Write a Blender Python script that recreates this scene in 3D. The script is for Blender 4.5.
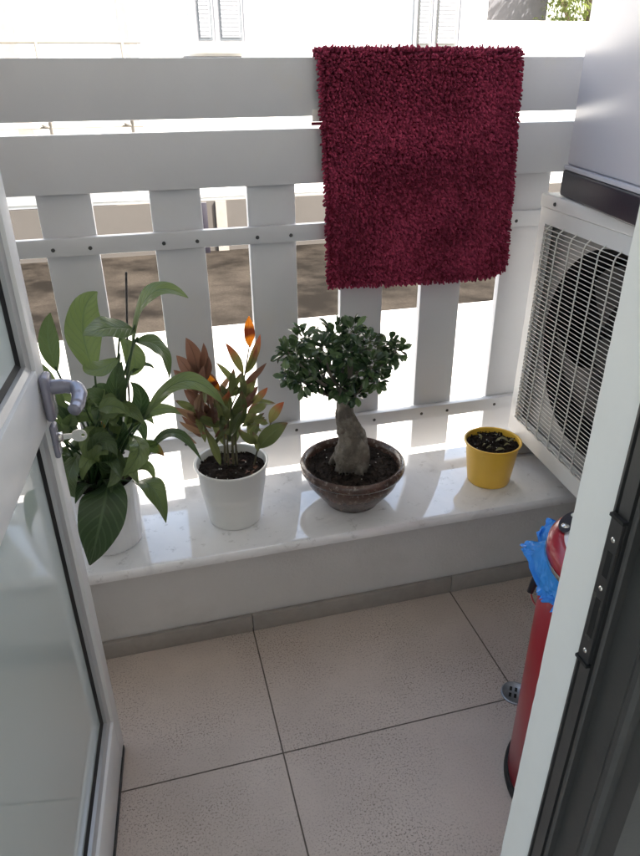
import bpy, bmesh, math, random
from mathutils import Vector, Matrix, noise
random.seed(7)
R = math.radians
S = bpy.context.scene
for o in list(bpy.data.objects): bpy.data.objects.remove(o)
COL = S.collection

# ------------------------------------------------------------------ camera
PITCH, YAW, ROLL, EYE = R(27.5537), R(14.6536), R(-.57668), Vector((0, 0, 1.15))
FWD = Vector((math.sin(YAW)*math.cos(PITCH), math.cos(YAW)*math.cos(PITCH), -math.sin(PITCH)))
r0 = Vector((math.cos(YAW), -math.sin(YAW), 0)); u0 = r0.cross(FWD)
RGT = r0*math.cos(ROLL)+u0*math.sin(ROLL); UPV = -r0*math.sin(ROLL)+u0*math.cos(ROLL)
cam = bpy.data.cameras.new('camera'); co = bpy.data.objects.new('camera', cam); COL.objects.link(co)
m = Matrix((RGT, UPV, -FWD)).transposed().to_4x4(); m.translation = EYE; co.matrix_world = m
cam.sensor_fit = 'VERTICAL'; cam.sensor_height = 24; cam.lens = 669.73/856*24
cam.clip_start = .02; cam.clip_end = 400
S.camera = co

# ------------------------------------------------------------------ light
SUN_EL, SUN_AZ = R(50), R(118)        # azimuth clockwise from +Y: sun behind our house
w = bpy.data.worlds.new('World'); S.world = w; w.use_nodes = True
nt = w.node_tree; bg = nt.nodes['Background']
sky = nt.nodes.new('ShaderNodeTexSky'); sky.sky_type = 'NISHITA'; sky.sun_disc = False
sky.sun_elevation = SUN_EL; sky.sun_rotation = SUN_AZ; sky.air_density = 1.0; sky.dust_density = 2.5
wm = nt.nodes.new('ShaderNodeMix'); wm.data_type = 'RGBA'; wm.blend_type = 'MULTIPLY'; wm.inputs['Factor'].default_value = 1; wm.inputs['B'].default_value = (1.12, .98, .80, 1)   # camera white balance for open shade
nt.links.new(sky.outputs[0], wm.inputs['A']); nt.links.new(wm.outputs['Result'], bg.inputs[0]); bg.inputs[1].default_value = .12
sl = bpy.data.lights.new('sun', 'SUN'); sl.energy = 4.0; sl.angle = R(.5); sl.color = (1, .955, .89)
so = bpy.data.objects.new('sun', sl); COL.objects.link(so)
sd = Vector((math.sin(SUN_AZ)*math.cos(SUN_EL), math.cos(SUN_AZ)*math.cos(SUN_EL), math.sin(SUN_EL)))
so.rotation_euler = sd.to_track_quat('Z', 'Y').to_euler()
S.render.engine = 'CYCLES'
S.view_settings.view_transform = 'Standard'; S.view_settings.look = 'None'
S.view_settings.gamma = 1; S.view_settings.use_curve_mapping = False
S.view_settings.exposure = 2.95
S.cycles.max_bounces = 10; S.cycles.diffuse_bounces = 6; S.cycles.glossy_bounces = 4

# ------------------------------------------------------------------ helpers
def at(px, py, axis, val):
    """world point where the sight line through a photo position meets the plane axis=val (used to survey the place)"""
    d = RGT*((px-320)/669.73)-UPV*((py-428)/669.73)+FWD
    t = (val-EYE[axis])/d[axis]
    return EYE+d*t

def tag(o, label=None, cat=None, group=None, kind=None):
    if label: o['label'] = label
    if cat: o['category'] = cat
    if group: o['group'] = group
    if kind: o['kind'] = kind
    return o

def empty(name, loc=(0, 0, 0), rz=0, **k):
    o = bpy.data.objects.new(name, None); COL.objects.link(o); o.location = loc; o.rotation_euler.z = rz
    o.empty_display_size = .1
    return tag(o, **k)

def link(name, me, mat, parent=None, smooth=False, world=None):
    o = bpy.data.objects.new(name, me); COL.objects.link(o)
    mats = mat if isinstance(mat, (list, tuple)) else [mat]
    for q in mats: me.materials.append(q)
    if smooth:
        for p in me.polygons: p.use_smooth = True
    if parent is not None: o.parent = parent
    return o

def fin(name, bm, mat, parent=None, smooth=False, angle=None):
    me = bpy.data.meshes.new(name); bm.normal_update(); bm.to_mesh(me); bm.free()
    o = link(name, me, mat, parent, smooth or angle is not None)
    if angle is not None:
        me.shade_smooth() if hasattr(me, 'shade_smooth') else None
        for e in []: pass
        try: me.set_sharp_from_angle(angle=R(angle))
        except Exception: pass
    return o

def box(bm, a, b, bev=0, seg=2):
    a = Vector(a); b = Vector(b)
    n = bmesh.ops.create_cube(bm, size=1)['verts']
    c = (a+b)/2; s = b-a
    for v in n: v.co = Vector((v.co.x*s.x, v.co.y*s.y, v.co.z*s.z))+c
    if bev:
        es = list({e for v in n for e in v.link_edges})
        bmesh.ops.bevel(bm, geom=es, offset=bev, segments=seg, affect='EDGES', profile=.5)

def boxo(name, a, b, mat, parent=None, bev=.002, **k):
    bm = bmesh.new(); box(bm, a, b, bev); o = fin(name, bm, mat, parent, angle=35); return tag(o, **k)

def frames(pts):
    out = []; up = None
    for i, p in enumerate(pts):
        t = (pts[min(i+1, len(pts)-1)]-pts[max(i-1, 0)]).normalized()
        if up is None:
            up = Vector((0, 0, 1)) if abs(t.z) < .9 else Vector((1, 0, 0))
        n = (up-t*up.dot(t)).normalized(); up = n
        out.append((n, t.cross(n)))
    return out

def tube(bm, pts, rad, n=8, cap=True):
    pts = [Vector(p) for p in pts]
    if not isinstance(rad, (list, tuple)): rad = [rad]*len(pts)
    rings = []
    for p, (a, b), r in zip(pts, frames(pts), rad):
        rings.append([bm.verts.new(p+a*(r*math.cos(2*math.pi*k/n))+b*(r*math.sin(2*math.pi*k/n))) for k in range(n)])
    for q in range(len(rings)-1):
        for k in range(n):
            bm.faces.new((rings[q][k], rings[q][(k+1) % n], rings[q+1][(k+1) % n], rings[q+1][k]))
    if cap:
        bm.faces.new(rings[0][::-1]); bm.faces.new(rings[-1])

def curve(pts, n=14):
    """Catmull-Rom through points"""
    P = [Vector(p) for p in pts]; P = [P[0]*2-P[1]]+P+[P[-1]*2-P[-2]]; out = []
    for i in range(1, len(P)-2):
        for k in range(n):
            t = k/n; a, b, c, d = P[i-1:i+3]
            out.append(.5*((2*b)+(c-a)*t+(2*a-5*b+4*c-d)*t*t+(3*b-a-3*c+d)*t**3))
    out.append(P[-2]); return out

def lathe(bm, prof, n=64, c=(0, 0, 0), fn=None):
    c = Vector(c); rings = []
    for r, z in prof:
        ring = []
        for k in range(n):
            a = 2*math.pi*k/n; rr = r if fn is None else fn(r, z, a)
            ring.append(bm.verts.new(c+Vector((rr*math.cos(a), rr*math.sin(a), z))))
        rings.append(ring)
    for q in range(len(rings)-1):
        for k in range(n):
            bm.faces.new((rings[q][k], rings[q][(k+1) % n], rings[q+1][(k+1) % n], rings[q+1][k]))
    return rings

def rnd(a, b): return random.uniform(a, b)

# ------------------------------------------------------------------ materials
def mat(name, col=(.5, .5, .5), rough=.5, metal=0, spec=.5, var=0, scale=8, bump=0, bscale=60, sheen=0, coat=0, dirt=None, dscale=3, dlo=.5, dhi=.75):
    M = bpy.data.materials.new(name); M.use_nodes = True; t = M.node_tree; b = t.nodes['Principled BSDF']
    b.inputs['Base Color'].default_value = (*col, 1); b.inputs['Roughness'].default_value = rough
    b.inputs['Metallic'].default_value = metal; b.inputs['Specular IOR Level'].default_value = spec
    if sheen: b.inputs['Sheen Weight'].default_value = sheen
    if coat: b.inputs['Coat Weight'].default_value = coat; b.inputs['Coat Roughness'].default_value = .08
    tc = t.nodes.new('ShaderNodeTexCoord'); t.nodes.new('ShaderNodeMapping')
    src = None
    if var:
        n = t.nodes.new('ShaderNodeTexNoise'); n.inputs['Scale'].default_value = scale; n.inputs['Detail'].default_value = 6
        n.inputs['Roughness'].default_value = .6
        t.links.new(tc.outputs['Object'], n.inputs['Vector'])
        r = t.nodes.new('ShaderNodeMix'); r.data_type = 'RGBA'
        r.inputs['A'].default_value = tuple(max(0, c*(1-var)) for c in col)+(1,)
        r.inputs['B'].default_value = tuple(min(1, c*(1+var)) for c in col)+(1,)
        mr = t.nodes.new('ShaderNodeMapRange'); mr.inputs[1].default_value = .3; mr.inputs[2].default_value = .7
        t.links.new(n.outputs[0], mr.inputs[0]); t.links.new(mr.outputs[0], r.inputs['Factor'])
        src = r.outputs['Result']
    if dirt:
        n = t.nodes.new('ShaderNodeTexNoise'); n.inputs['Scale'].default_value = dscale; n.inputs['Detail'].default_value = 8
        n.inputs['Roughness'].default_value = .65
        t.links.new(tc.outputs['Object'], n.inputs['Vector'])
        mr = t.nodes.new('ShaderNodeMapRange'); mr.inputs[1].default_value = dlo; mr.inputs[2].default_value = dhi
        r = t.nodes.new('ShaderNodeMix'); r.data_type = 'RGBA'
        if src: t.links.new(src, r.inputs['A'])
        else: r.inputs['A'].default_value = (*col, 1)
        r.inputs['B'].default_value = (*dirt, 1)
        t.links.new(n.outputs[0], mr.inputs[0]); t.links.new(mr.outputs[0], r.inputs['Factor']); src = r.outputs['Result']
    if src: t.links.new(src, b.inputs['Base Color'])
    if bump:
        n = t.nodes.new('ShaderNodeTexNoise'); n.inputs['Scale'].default_value = bscale; n.inputs['Detail'].default_value = 4
        t.links.new(tc.outputs['Object'], n.inputs['Vector'])
        bp = t.nodes.new('ShaderNodeBump'); bp.inputs['Strength'].default_value = bump; bp.inputs['Distance'].default_value = .002
        t.links.new(n.outputs[0], bp.inputs['Height']); t.links.new(bp.outputs[0], b.inputs['Normal'])
    return M

M = {}
M['fence'] = mat('fence_paint', (.58, .585, .60), .38, var=.03, scale=5, bump=.12, bscale=90, dirt=(.6, .59, .56), dscale=9, dlo=.58, dhi=.85)
M['screw'] = mat('screw_steel', (.08, .08, .08), .4, metal=.8)
M['plaster'] = mat('plaster', (.58, .565, .545), .75, var=.05, scale=4, bump=.5, bscale=140, dirt=(.50, .485, .46), dscale=5, dlo=.5, dhi=.8)
M['whitewall'] = mat('white_render', (.80, .80, .78), .85, var=.03, scale=3, bump=.5, bscale=80)
M['reveal'] = mat('reveal_paint', (.78, .785, .765), .8, var=.02, scale=12, bump=.15, bscale=60)
M['skirt'] = mat('skirting_tile', (.30, .275, .25), .55, var=.1, scale=30, bump=.2)
M['alu'] = mat('white_aluminium', (.74, .745, .75), .33, spec=.5, var=.03, scale=14, bump=.05, bscale=200)
M['aluedge'] = mat('aluminium_bead', (.50, .51, .53), .3, metal=.4)
M['gasket'] = mat('black_gasket', (.012, .012, .013), .5)
M['handle'] = mat('grey_handle', (.26, .26, .32), .27, metal=.35, coat=.3)
M['steel'] = mat('bright_steel', (.72, .70, .66), .22, metal=1, bump=.1, bscale=60)
M['darkframe'] = mat('dark_anodised', (.062, .062, .060), .36, metal=.3, var=.1, scale=20, bump=.06, bscale=200)
M['blackframe'] = mat('black_anodised', (.016, .016, .017), .42, metal=.2, var=.1, scale=20)
M['plate'] = mat('strike_plate', (.10, .10, .10), .3, metal=.8, dirt=(.3, .28, .25), dscale=60, dlo=.6, dhi=.75)
M['hole'] = mat('dark_hole', (.004, .004, .004), .8)
M['acwhite'] = mat('ac_enamel', (.68, .675, .66), .4, var=.03, scale=6, bump=.05, bscale=150, dirt=(.55, .53, .49), dscale=7, dlo=.6, dhi=.9)
M['wire'] = mat('grille_plastic', (.66, .645, .60), .45)
M['acdark'] = mat('fan_black', (.010, .010, .011), .6, spec=.25)
M['blade'] = mat('fan_blade', (.028, .028, .028), .45, var=.3, scale=20)
M['shroud'] = mat('shroud_grey', (.26, .255, .245), .5, var=.2, scale=14)
M['coil'] = mat('coil_grey', (.30, .29, .28), .5, metal=.4, var=.3, scale=60)
M['appliance'] = mat('appliance_enamel', (.50, .49, .53), .32, var=.015, scale=2, bump=.03, bscale=200)
M['blackplastic'] = mat('black_plastic', (.018, .016, .024), .4, bump=.1, bscale=200)
M['potwhite'] = mat('white_pot', (.74, .74, .71), .3, coat=.2, var=.02, scale=8, dirt=(.5, .47, .4), dscale=14, dlo=.66, dhi=.9)
M['ceramic'] = mat('white_ceramic', (.76, .76, .77), .2, coat=.4, var=.02)
M['yellow'] = mat('yellow_pot', (.78, .47, .055), .34, coat=.15, var=.05, scale=9, dirt=(.45, .26, .07), dscale=16, dlo=.62, dhi=.9)
M['soil'] = mat('soil', (.022, .015, .011), .95, spec=.2, var=.5, scale=120, dirt=(.09, .06, .04), dscale=150, dlo=.6, dhi=.72)
M['perlite'] = mat('perlite', (.6, .58, .52), .8)
M['deadleaf'] = mat('dead_leaf', (.17, .15, .06), .7, var=.4, scale=60)
M['label'] = mat('care_label', (.75, .72, .68), .6)
M['stake'] = mat('black_stake', (.02, .018, .016), .4)
M['red'] = mat('red_enamel', (.30, .010, .022), .28, coat=.25, var=.08, scale=5, bump=.04, bscale=90)
M['blackrubber'] = mat('black_rubber', (.015, .015, .015), .6)
M['binwhite'] = mat('bin_lid_white', (.78, .77, .80), .25, coat=.4)
M['drain'] = mat('drain_steel', (.32, .34, .37), .35, metal=.8, var=.2, scale=80)
M['beige'] = mat('shaded_beige_wall', (.062, .056, .050), .85, var=.06, scale=3)  # shade on the wall put into the colour, far darker than real beige
M['shaded_asphalt'] = mat('shaded_asphalt', (.026, .022, .018), .95, spec=.03, var=.25, scale=40, dirt=(.007, .006, .005), dscale=1.1, dlo=.38, dhi=.60)  # shade over the far road put into a near-black colour
M['pave'] = mat('pavement', (.36, .345, .33), .85, var=.08, scale=2.5, dirt=(.27, .25, .235), dscale=.8, dlo=.52, dhi=.75)
M['houseglass'] = mat('window_glass', (.08, .09, .10), .1, spec=.8)
M['shutter'] = mat('grey_shutter', (.32, .33, .35), .6)
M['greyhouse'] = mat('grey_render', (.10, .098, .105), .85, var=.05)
M['terra'] = mat('stone_post', (.20, .185, .165), .8, var=.1)
M['trunkbark'] = mat('bark', (.12, .09, .06), .9, var=.3, scale=20)
M['interior'] = mat('interior_paint', (.80, .77, .72), .8)
M['railpaint'] = mat('railing_paint', (.15, .138, .12), .5)
M['winframe'] = mat('window_frame', (.30, .30, .31), .5)
M['louver'] = mat('louver_grey', (.42, .43, .45), .5)
M['slabgrey'] = mat('grey_concrete', (.26, .255, .25), .85, var=.06)
M['zinc'] = mat('zinc_grey', (.40, .40, .41), .45, metal=.4, var=.15, scale=30)
M['cable'] = mat('cable', (.3, .3, .28), .5)

# floor tile
def floor_mat():
    Mt = bpy.data.materials.new('speckled_floor_tile'); Mt.use_nodes = True; t = Mt.node_tree; N = t.nodes; L = t.links
    b = N['Principled BSDF']; tc = N.new('ShaderNodeTexCoord')
    def noise_(s, d=5, r=.6):
        n = N.new('ShaderNodeTexNoise'); n.inputs['Scale'].default_value = s; n.inputs['Detail'].default_value = d; n.inputs['Roughness'].default_value = r
        L.new(tc.outputs['Object'], n.inputs['Vector']); return n.outputs[0]
    def mrange(x, a, c, lo=0, hi=1):
        r = N.new('ShaderNodeMapRange'); r.inputs[1].default_value = a; r.inputs[2].default_value = c; r.inputs[3].default_value = lo; r.inputs[4].default_value = hi
        L.new(x, r.inputs[0]); return r.outputs[0]
    def mix(f, a, c):
        r = N.new('ShaderNodeMix'); r.data_type = 'RGBA'
        for s, v in (('A', a), ('B', c)):
            if isinstance(v, tuple): r.inputs[s].default_value = (*v, 1)
            else: L.new(v, r.inputs[s])
        L.new(f, r.inputs['Factor']); return r.outputs['Result']
    base = mix(mrange(noise_(3.5, 4), .35, .65), (.51, .435, .385), (.59, .51, .45))
    spk = noise_(270, 4, .75); pit = noise_(420, 2, .5)
    mask = mrange(noise_(5, 4), .40, .62, .25, 1)                    # where the glaze is worn the pits show
    f1 = N.new('ShaderNodeMath'); f1.operation = 'MULTIPLY'; L.new(mrange(spk, .54, .585), f1.inputs[0]); L.new(mask, f1.inputs[1])
    c1 = mix(f1.outputs[0], base, (.20, .165, .14))
    c2 = mix(mrange(pit, .66, .70), c1, (.55, .50, .45))
    # grout
    sep = N.new('ShaderNodeSeparateXYZ'); L.new(tc.outputs['Object'], sep.inputs[0])
    def line(out, x0, T, wd):
        a = N.new('ShaderNodeMath'); a.operation = 'SUBTRACT'; L.new(out, a.inputs[0]); a.inputs[1].default_value = x0
        p = N.new('ShaderNodeMath'); p.operation = 'PINGPONG'; L.new(a.outputs[0], p.inputs[0]); p.inputs[1].default_value = T/2
        # pingpong of period T: zero at joints
        return mrange(p.outputs[0], wd*.4, wd, 1, 0)
    gx = line(sep.outputs[0], .1415, .5014, .0021); gy = line(sep.outputs[1], .8453, .5014, .0021)
    mx = N.new('ShaderNodeMath'); mx.operation = 'MAXIMUM'; L.new(gx, mx.inputs[0]); L.new(gy, mx.inputs[1])
    dm = N.new('ShaderNodeMath'); dm.operation = 'MULTIPLY'; L.new(mrange(noise_(2.2, 7, .62), .48, .72), dm.inputs[0]); dm.inputs[1].default_value = .5
    c2 = mix(dm.outputs[0], c2, (.33, .285, .24))
    c3 = mix(mx.outputs[0], c2, (.11, .09, .072))
    L.new(c3, b.inputs['Base Color']); b.inputs['Specular IOR Level'].default_value = .45
    ro = N.new('ShaderNodeMath'); ro.operation = 'MAXIMUM'; L.new(mrange(noise_(9), .3, .7, .30, .46), ro.inputs[0]); L.new(mx.outputs[0], ro.inputs[1]); L.new(ro.outputs[0], b.inputs['Roughness'])
    h = N.new('ShaderNodeMath'); h.operation = 'SUBTRACT'; L.new(spk, h.inputs[1]); h.inputs[0].default_value = 1
    h2 = N.new('ShaderNodeMath'); h2.operation = 'SUBTRACT'; L.new(h.outputs[0], h2.inputs[0]); L.new(mx.outputs[0], h2.inputs[1])
    bp = N.new('ShaderNodeBump'); bp.inputs['Strength'].default_value = .35; bp.inputs['Distance'].default_value = .0015
    L.new(h2.outputs[0], bp.inputs['Height']); L.new(bp.outputs[0], b.inputs['Normal'])
    return Mt
M['floor'] = floor_mat()

def marble_mat():
    Mt = bpy.data.materials.new('polished_marble'); Mt.use_nodes = True; t = Mt.node_tree; N = t.nodes; L = t.links
    b = N['Principled BSDF']; tc = N.new('ShaderNodeTexCoord')
    n = N.new('ShaderNodeTexNoise'); n.inputs['Scale'].default_value = 4; n.inputs['Detail'].default_value = 9; n.inputs['Distortion'].default_value = 1.2; n.inputs['Roughness'].default_value = .62
    L.new(tc.outputs['Object'], n.inputs['Vector'])
    cr = N.new('ShaderNodeValToRGB'); e = cr.color_ramp.elements
    e[0].position = .33; e[0].color = (.66, .66, .665, 1); e[1].position = .62; e[1].color = (.86, .855, .86, 1)
    k = cr.color_ramp.elements.new(.46); k.color = (.81, .81, .815, 1)
    L.new(n.outputs[0], cr.inputs[0])
    n2 = N.new('ShaderNodeTexNoise'); n2.inputs['Scale'].default_value = 38; n2.inputs['Detail'].default_value = 7; n2.inputs['Roughness'].default_value = .7
    L.new(tc.outputs['Object'], n2.inputs['Vector'])
    mr = N.new('ShaderNodeMapRange'); mr.inputs[1].default_value = .585; mr.inputs[2].default_value = .76; L.new(n2.outputs[0], mr.inputs[0])
    mx = N.new('ShaderNodeMix'); mx.data_type = 'RGBA'; L.new(mr.outputs[0], mx.inputs['Factor']); L.new(cr.outputs[0], mx.inputs['A']); mx.inputs['B'].default_value = (.42, .41, .40, 1)
    L.new(mx.outputs['Result'], b.inputs['Base Color'])
    rr = N.new('ShaderNodeMapRange'); rr.inputs[1].default_value = .35; rr.inputs[2].default_value = .7; rr.inputs[3].default_value = .025; rr.inputs[4].default_value = .07
    L.new(n.outputs[0], rr.inputs[0]); L.new(rr.outputs[0], b.inputs['Roughness']); b.inputs['IOR'].default_value = 1.6; b.inputs['Coat Weight'].default_value = 1; b.inputs['Coat IOR'].default_value = 1.6; b.inputs['Coat Roughness'].default_value = .02
    return Mt
M['marble'] = marble_mat()

def glass_mat():
    Mt = bpy.data.materials.new('pale_door_glass'); Mt.use_nodes = True; b = Mt.node_tree.nodes['Principled BSDF']
    b.inputs['Base Color'].default_value = (.55, .63, .62, 1); b.inputs['Roughness'].default_value = .03
    b.inputs['IOR'].default_value = 1.52; b.inputs['Coat Weight'].default_value = .6; b.inputs['Coat Roughness'].default_value = .02
    return Mt
M['glass'] = glass_mat()

def glaze_mat():
    Mt = mat('brown_glaze', (.080, .045, .034), .27, spec=.5, coat=.3, var=.45, scale=26, bump=.5, bscale=120, dirt=(.24, .19, .165), dscale=85, dlo=.53, dhi=.68)
    return Mt
M['glaze'] = glaze_mat()

def rug_mat():
    Mt = bpy.data.materials.new('burgundy_chenille'); Mt.use_nodes = True; t = Mt.node_tree; N = t.nodes; L = t.links
    b = N['Principled BSDF']; at_ = N.new('ShaderNodeAttribute'); at_.attribute_name = 'tint'
    mx = N.new('ShaderNodeMix'); mx.data_type = 'RGBA'; mx.inputs['A'].default_value = (.13, .013, .030, 1); mx.inputs['B'].default_value = (.42, .055, .115, 1)
    L.new(at_.outputs['Fac'], mx.inputs['Factor']); L.new(mx.outputs['Result'], b.inputs['Base Color'])
    b.inputs['Roughness'].default_value = .85; b.inputs['Specular IOR Level'].default_value = .15
    b.inputs['Sheen Weight'].default_value = .25; b.inputs['Sheen Tint'].default_value = (.8, .2, .35, 1)
    tc = N.new('ShaderNodeTexCoord'); n = N.new('ShaderNodeTexNoise'); n.inputs['Scale'].default_value = 900; L.new(tc.outputs['Object'], n.inputs['Vector'])
    bp = N.new('ShaderNodeBump'); bp.inputs['Strength'].default_value = .6; bp.inputs['Distance'].default_value = .001
    L.new(n.outputs[0], bp.inputs['Height']); L.new(bp.outputs[0], b.inputs['Normal'])
    return Mt
M['rug'] = rug_mat()

def leaf_mat(name, a, c, vein, transl=.35, rough=.35, veins=22, tipcol=None, tip0=.7, tip1=.95, midcol=None):
    Mt = bpy.data.materials.new(name); Mt.use_nodes = True; t = Mt.node_tree; N = t.nodes; L = t.links
    b = N['Principled BSDF']; out = N['Material Output']
    at_ = N.new('ShaderNodeAttribute'); at_.attribute_name = 'tint'
    mx = N.new('ShaderNodeMix'); mx.data_type = 'RGBA'; mx.inputs['A'].default_value = (*a, 1); mx.inputs['B'].default_value = (*c, 1)
    L.new(at_.outputs['Fac'], mx.inputs['Factor'])
    uv = N.new('ShaderNodeUVMap'); uv.uv_map = 'UVMap'; sep = N.new('ShaderNodeSeparateXYZ'); L.new(uv.outputs[0], sep.inputs[0])
    def mth(op, x, y=None):
        q = N.new('ShaderNodeMath'); q.operation = op
        for i, v in enumerate((x, y)):
            if v is None: continue
            if isinstance(v, (int, float)): q.inputs[i].default_value = v
            else: L.new(v, q.inputs[i])
        return q.outputs[0]
    d = mth('ABSOLUTE', mth('SUBTRACT', sep.outputs[1], .5))            # distance from midrib
    s = mth('SINE', mth('MULTIPLY', mth('SUBTRACT', sep.outputs[0], mth('MULTIPLY', d, .55)), veins*6.283))
    sv = N.new('ShaderNodeMapRange'); sv.inputs[1].default_value = .55; sv.inputs[2].default_value = 1; sv.inputs[4].default_value = .35; L.new(s, sv.inputs[0])
    mid = N.new('ShaderNodeMapRange'); mid.inputs[1].default_value = .045; mid.inputs[2].default_value = .015; mid.inputs[4].default_value = .7; L.new(d, mid.inputs[0])
    vf = mth('MAXIMUM', sv.outputs[0], mid.outputs[0])
    m2 = N.new('ShaderNodeMix'); m2.data_type = 'RGBA'; L.new(vf, m2.inputs['Factor']); L.new(mx.outputs['Result'], m2.inputs['A']); m2.inputs['B'].default_value = (*vein, 1)
    src = m2.outputs['Result']
    tc = N.new('ShaderNodeTexCoord'); nz = N.new('ShaderNodeTexNoise'); nz.inputs['Scale'].default_value = 45; nz.inputs['Detail'].default_value = 4; L.new(tc.outputs['Object'], nz.inputs['Vector'])
    if tipcol:
        q = mth('ADD', sep.outputs[0], mth('MULTIPLY', mth('SUBTRACT', nz.outputs[0], .5), .5))
        tr = N.new('ShaderNodeMapRange'); tr.inputs[1].default_value = tip0; tr.inputs[2].default_value = tip1; L.new(q, tr.inputs[0])
        m3 = N.new('ShaderNodeMix'); m3.data_type = 'RGBA'; L.new(tr.outputs[0], m3.inputs['Factor']); L.new(src, m3.inputs['A']); m3.inputs['B'].default_value = (*tipcol, 1); src = m3.outputs['Result']
    if midcol:
        q = mth('ABSOLUTE', mth('SUBTRACT', mth('ADD', sep.outputs[0], mth('MULTIPLY', nz.outputs[0], .25)), .62))
        tr = N.new('ShaderNodeMapRange'); tr.inputs[1].default_value = .2; tr.inputs[2].default_value = .08; L.new(q, tr.inputs[0])
        m3 = N.new('ShaderNodeMix'); m3.data_type = 'RGBA'; L.new(tr.outputs[0], m3.inputs['Factor']); L.new(src, m3.inputs['A']); m3.inputs['B'].default_value = (*midcol, 1); src = m3.outputs['Result']
    L.new(src, b.inputs['Base Color']); b.inputs['Roughness'].default_value = rough; b.inputs['Coat Weight'].default_value = .25; b.inputs['Coat Roughness'].default_value = .2
    tl = N.new('ShaderNodeBsdfTranslucent'); L.new(src, tl.inputs[0])
    ms = N.new('ShaderNodeMixShader'); ms.inputs[0].default_value = transl
    L.new(b.outputs[0], ms.inputs[1]); L.new(tl.outputs[0], ms.inputs[2]); L.new(ms.outputs[0], out.inputs[0])
    bp = N.new('ShaderNodeBump'); bp.inputs['Strength'].default_value = .7; bp.inputs['Distance'].default_value = .003; bp.invert = True
    L.new(vf, bp.inputs['Height']); L.new(bp.outputs[0], b.inputs['Normal'])
    return Mt
M['lily'] = leaf_mat('lily_leaf', (.038, .072, .026), (.18, .25, .085), (.10, .16, .07), .35, .3, 9)
M['lilyold'] = leaf_mat('lily_yellowing_leaf', (.07, .14, .03), (.16, .2, .04), (.12, .16, .04), .4, .4, 9, tipcol=(.22, .10, .02), tip0=.75, tip1=1.0)
M['lilystem'] = leaf_mat('lily_stem', (.03, .075, .02), (.05, .11, .03), (.04, .08, .02), .1, .4)
M['crogreen'] = leaf_mat('shrub_green_leaf', (.075, .10, .034), (.20, .22, .075), (.14, .16, .07), .35, .35, 0, tipcol=(.13, .05, .03), tip0=.75, tip1=1.0)
M['crocopper'] = leaf_mat('shrub_copper_leaf', (.10, .045, .03), (.19, .095, .06), (.08, .04, .025), .4, .45, 0)
M['cropale'] = leaf_mat('shrub_dry_leaf', (.25, .15, .09), (.30, .18, .10), (.2, .1, .06), .4, .5, 0)
M['croorange'] = leaf_mat('shrub_orange_leaf', (.75, .20, .015), (.85, .30, .02), (.6, .14, .01), .6, .4, 0, midcol=(.16, .03, .01))
M['crored'] = leaf_mat('shrub_red_green_leaf', (.14, .16, .04), (.20, .18, .06), (.2, .12, .04), .45, .4, 0, tipcol=(.30, .085, .035), tip0=.45, tip1=.8)
M['ficus'] = leaf_mat('ficus_leaf', (.030, .062, .027), (.13, .20, .08), (.03, .07, .025), .22, .22, 0)
M['ficusbark'] = mat('ficus_bark', (.11, .092, .072), .75, var=.35, scale=45, bump=.9, bscale=110, dirt=(.27, .24, .20), dscale=30, dlo=.5, dhi=.7)
M['stem'] = mat('stem_brown', (.09, .08, .04), .6, var=.3, scale=30)
M['treeleaf'] = leaf_mat('tree_leaf', (.05, .085, .02), (.14, .17, .04), (.1, .12, .04), .4, .5, 0)

def bag_mat():
    Mt = bpy.data.materials.new('blue_plastic_film'); Mt.use_nodes = True; t = Mt.node_tree; N = t.nodes; L = t.links
    b = N['Principled BSDF']; b.inputs['Base Color'].default_value = (.06, .36, .92, 1); b.inputs['Roughness'].default_value = .25
    tl = N.new('ShaderNodeBsdfTranslucent'); tl.inputs[0].default_value = (.08, .45, .98, 1); ms = N.new('ShaderNodeMixShader'); ms.inputs[0].default_value = .35
    L.new(b.outputs[0], ms.inputs[1]); L.new(tl.outputs[0], ms.inputs[2]); L.new(ms.outputs[0], N['Material Output'].inputs[0])
    tc = N.new('ShaderNodeTexCoord'); n = N.new('ShaderNodeTexNoise'); n.inputs['Scale'].default_value = 60; n.inputs['Detail'].default_value = 3; L.new(tc.outputs['Object'], n.inputs['Vector'])
    bp = N.new('ShaderNodeBump'); bp.inputs['Strength'].default_value = .8; bp.inputs['Distance'].default_value = .004; L.new(n.outputs[0], bp.inputs['Height']); L.new(bp.outputs[0], b.inputs['Normal'])
    return Mt
M['bag'] = bag_mat()

# ================================================================== SETTING
GZ = -1.2
boxo('ground', (-60, 1.44, GZ-.3), (80, 120, GZ), M['pave'], bev=0, kind='structure')
boxo('road', (-60, 6.95, GZ-.02), (80, 10.53, GZ+.004), M['shaded_asphalt'], bev=0, kind='structure')
boxo('floor', (-3.4, .30, -.12), (1.35, 1.20, 0), M['floor'], bev=0, kind='structure')
boxo('room_floor', (-1.7, -2.6, -.12), (1.7, .298, -.002), M['interior'], bev=0, kind='structure')

# ---- ledge (low wall with marble top)
LZ = .256
lw = empty('low_wall', (0, 1.18, 0), label='low plastered wall under the fence with pale marble top and grey skirting', cat='low wall')
def P(o):  # bring world-coordinates mesh under an empty
    o.matrix_parent_inverse = o.parent.matrix_basis.inverted(); return o
P(boxo('wall_face', (-3.4, 1.19, GZ), (1.33, 1.432, LZ-.03), M['plaster'], lw, bev=0))
for x0, x1 in ((-3.4, -.8625), (-.8605, -.3605), (-.3585, .1405), (.1425, .6425), (.6445, 1.33)):
    P(boxo('skirting', (x0, 1.178, 0.0005), (x1, 1.1885, .046), M['skirt'], lw, bev=.0012))
bm = bmesh.new()
prof = [(1.165, LZ-.028), (1.157, LZ-.024), (1.155, LZ-.016), (1.155, LZ-.008), (1.159, LZ-.002), (1.166, LZ), (1.445, LZ), (1.445, LZ-.0285), (1.165, LZ-.0285)]
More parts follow.
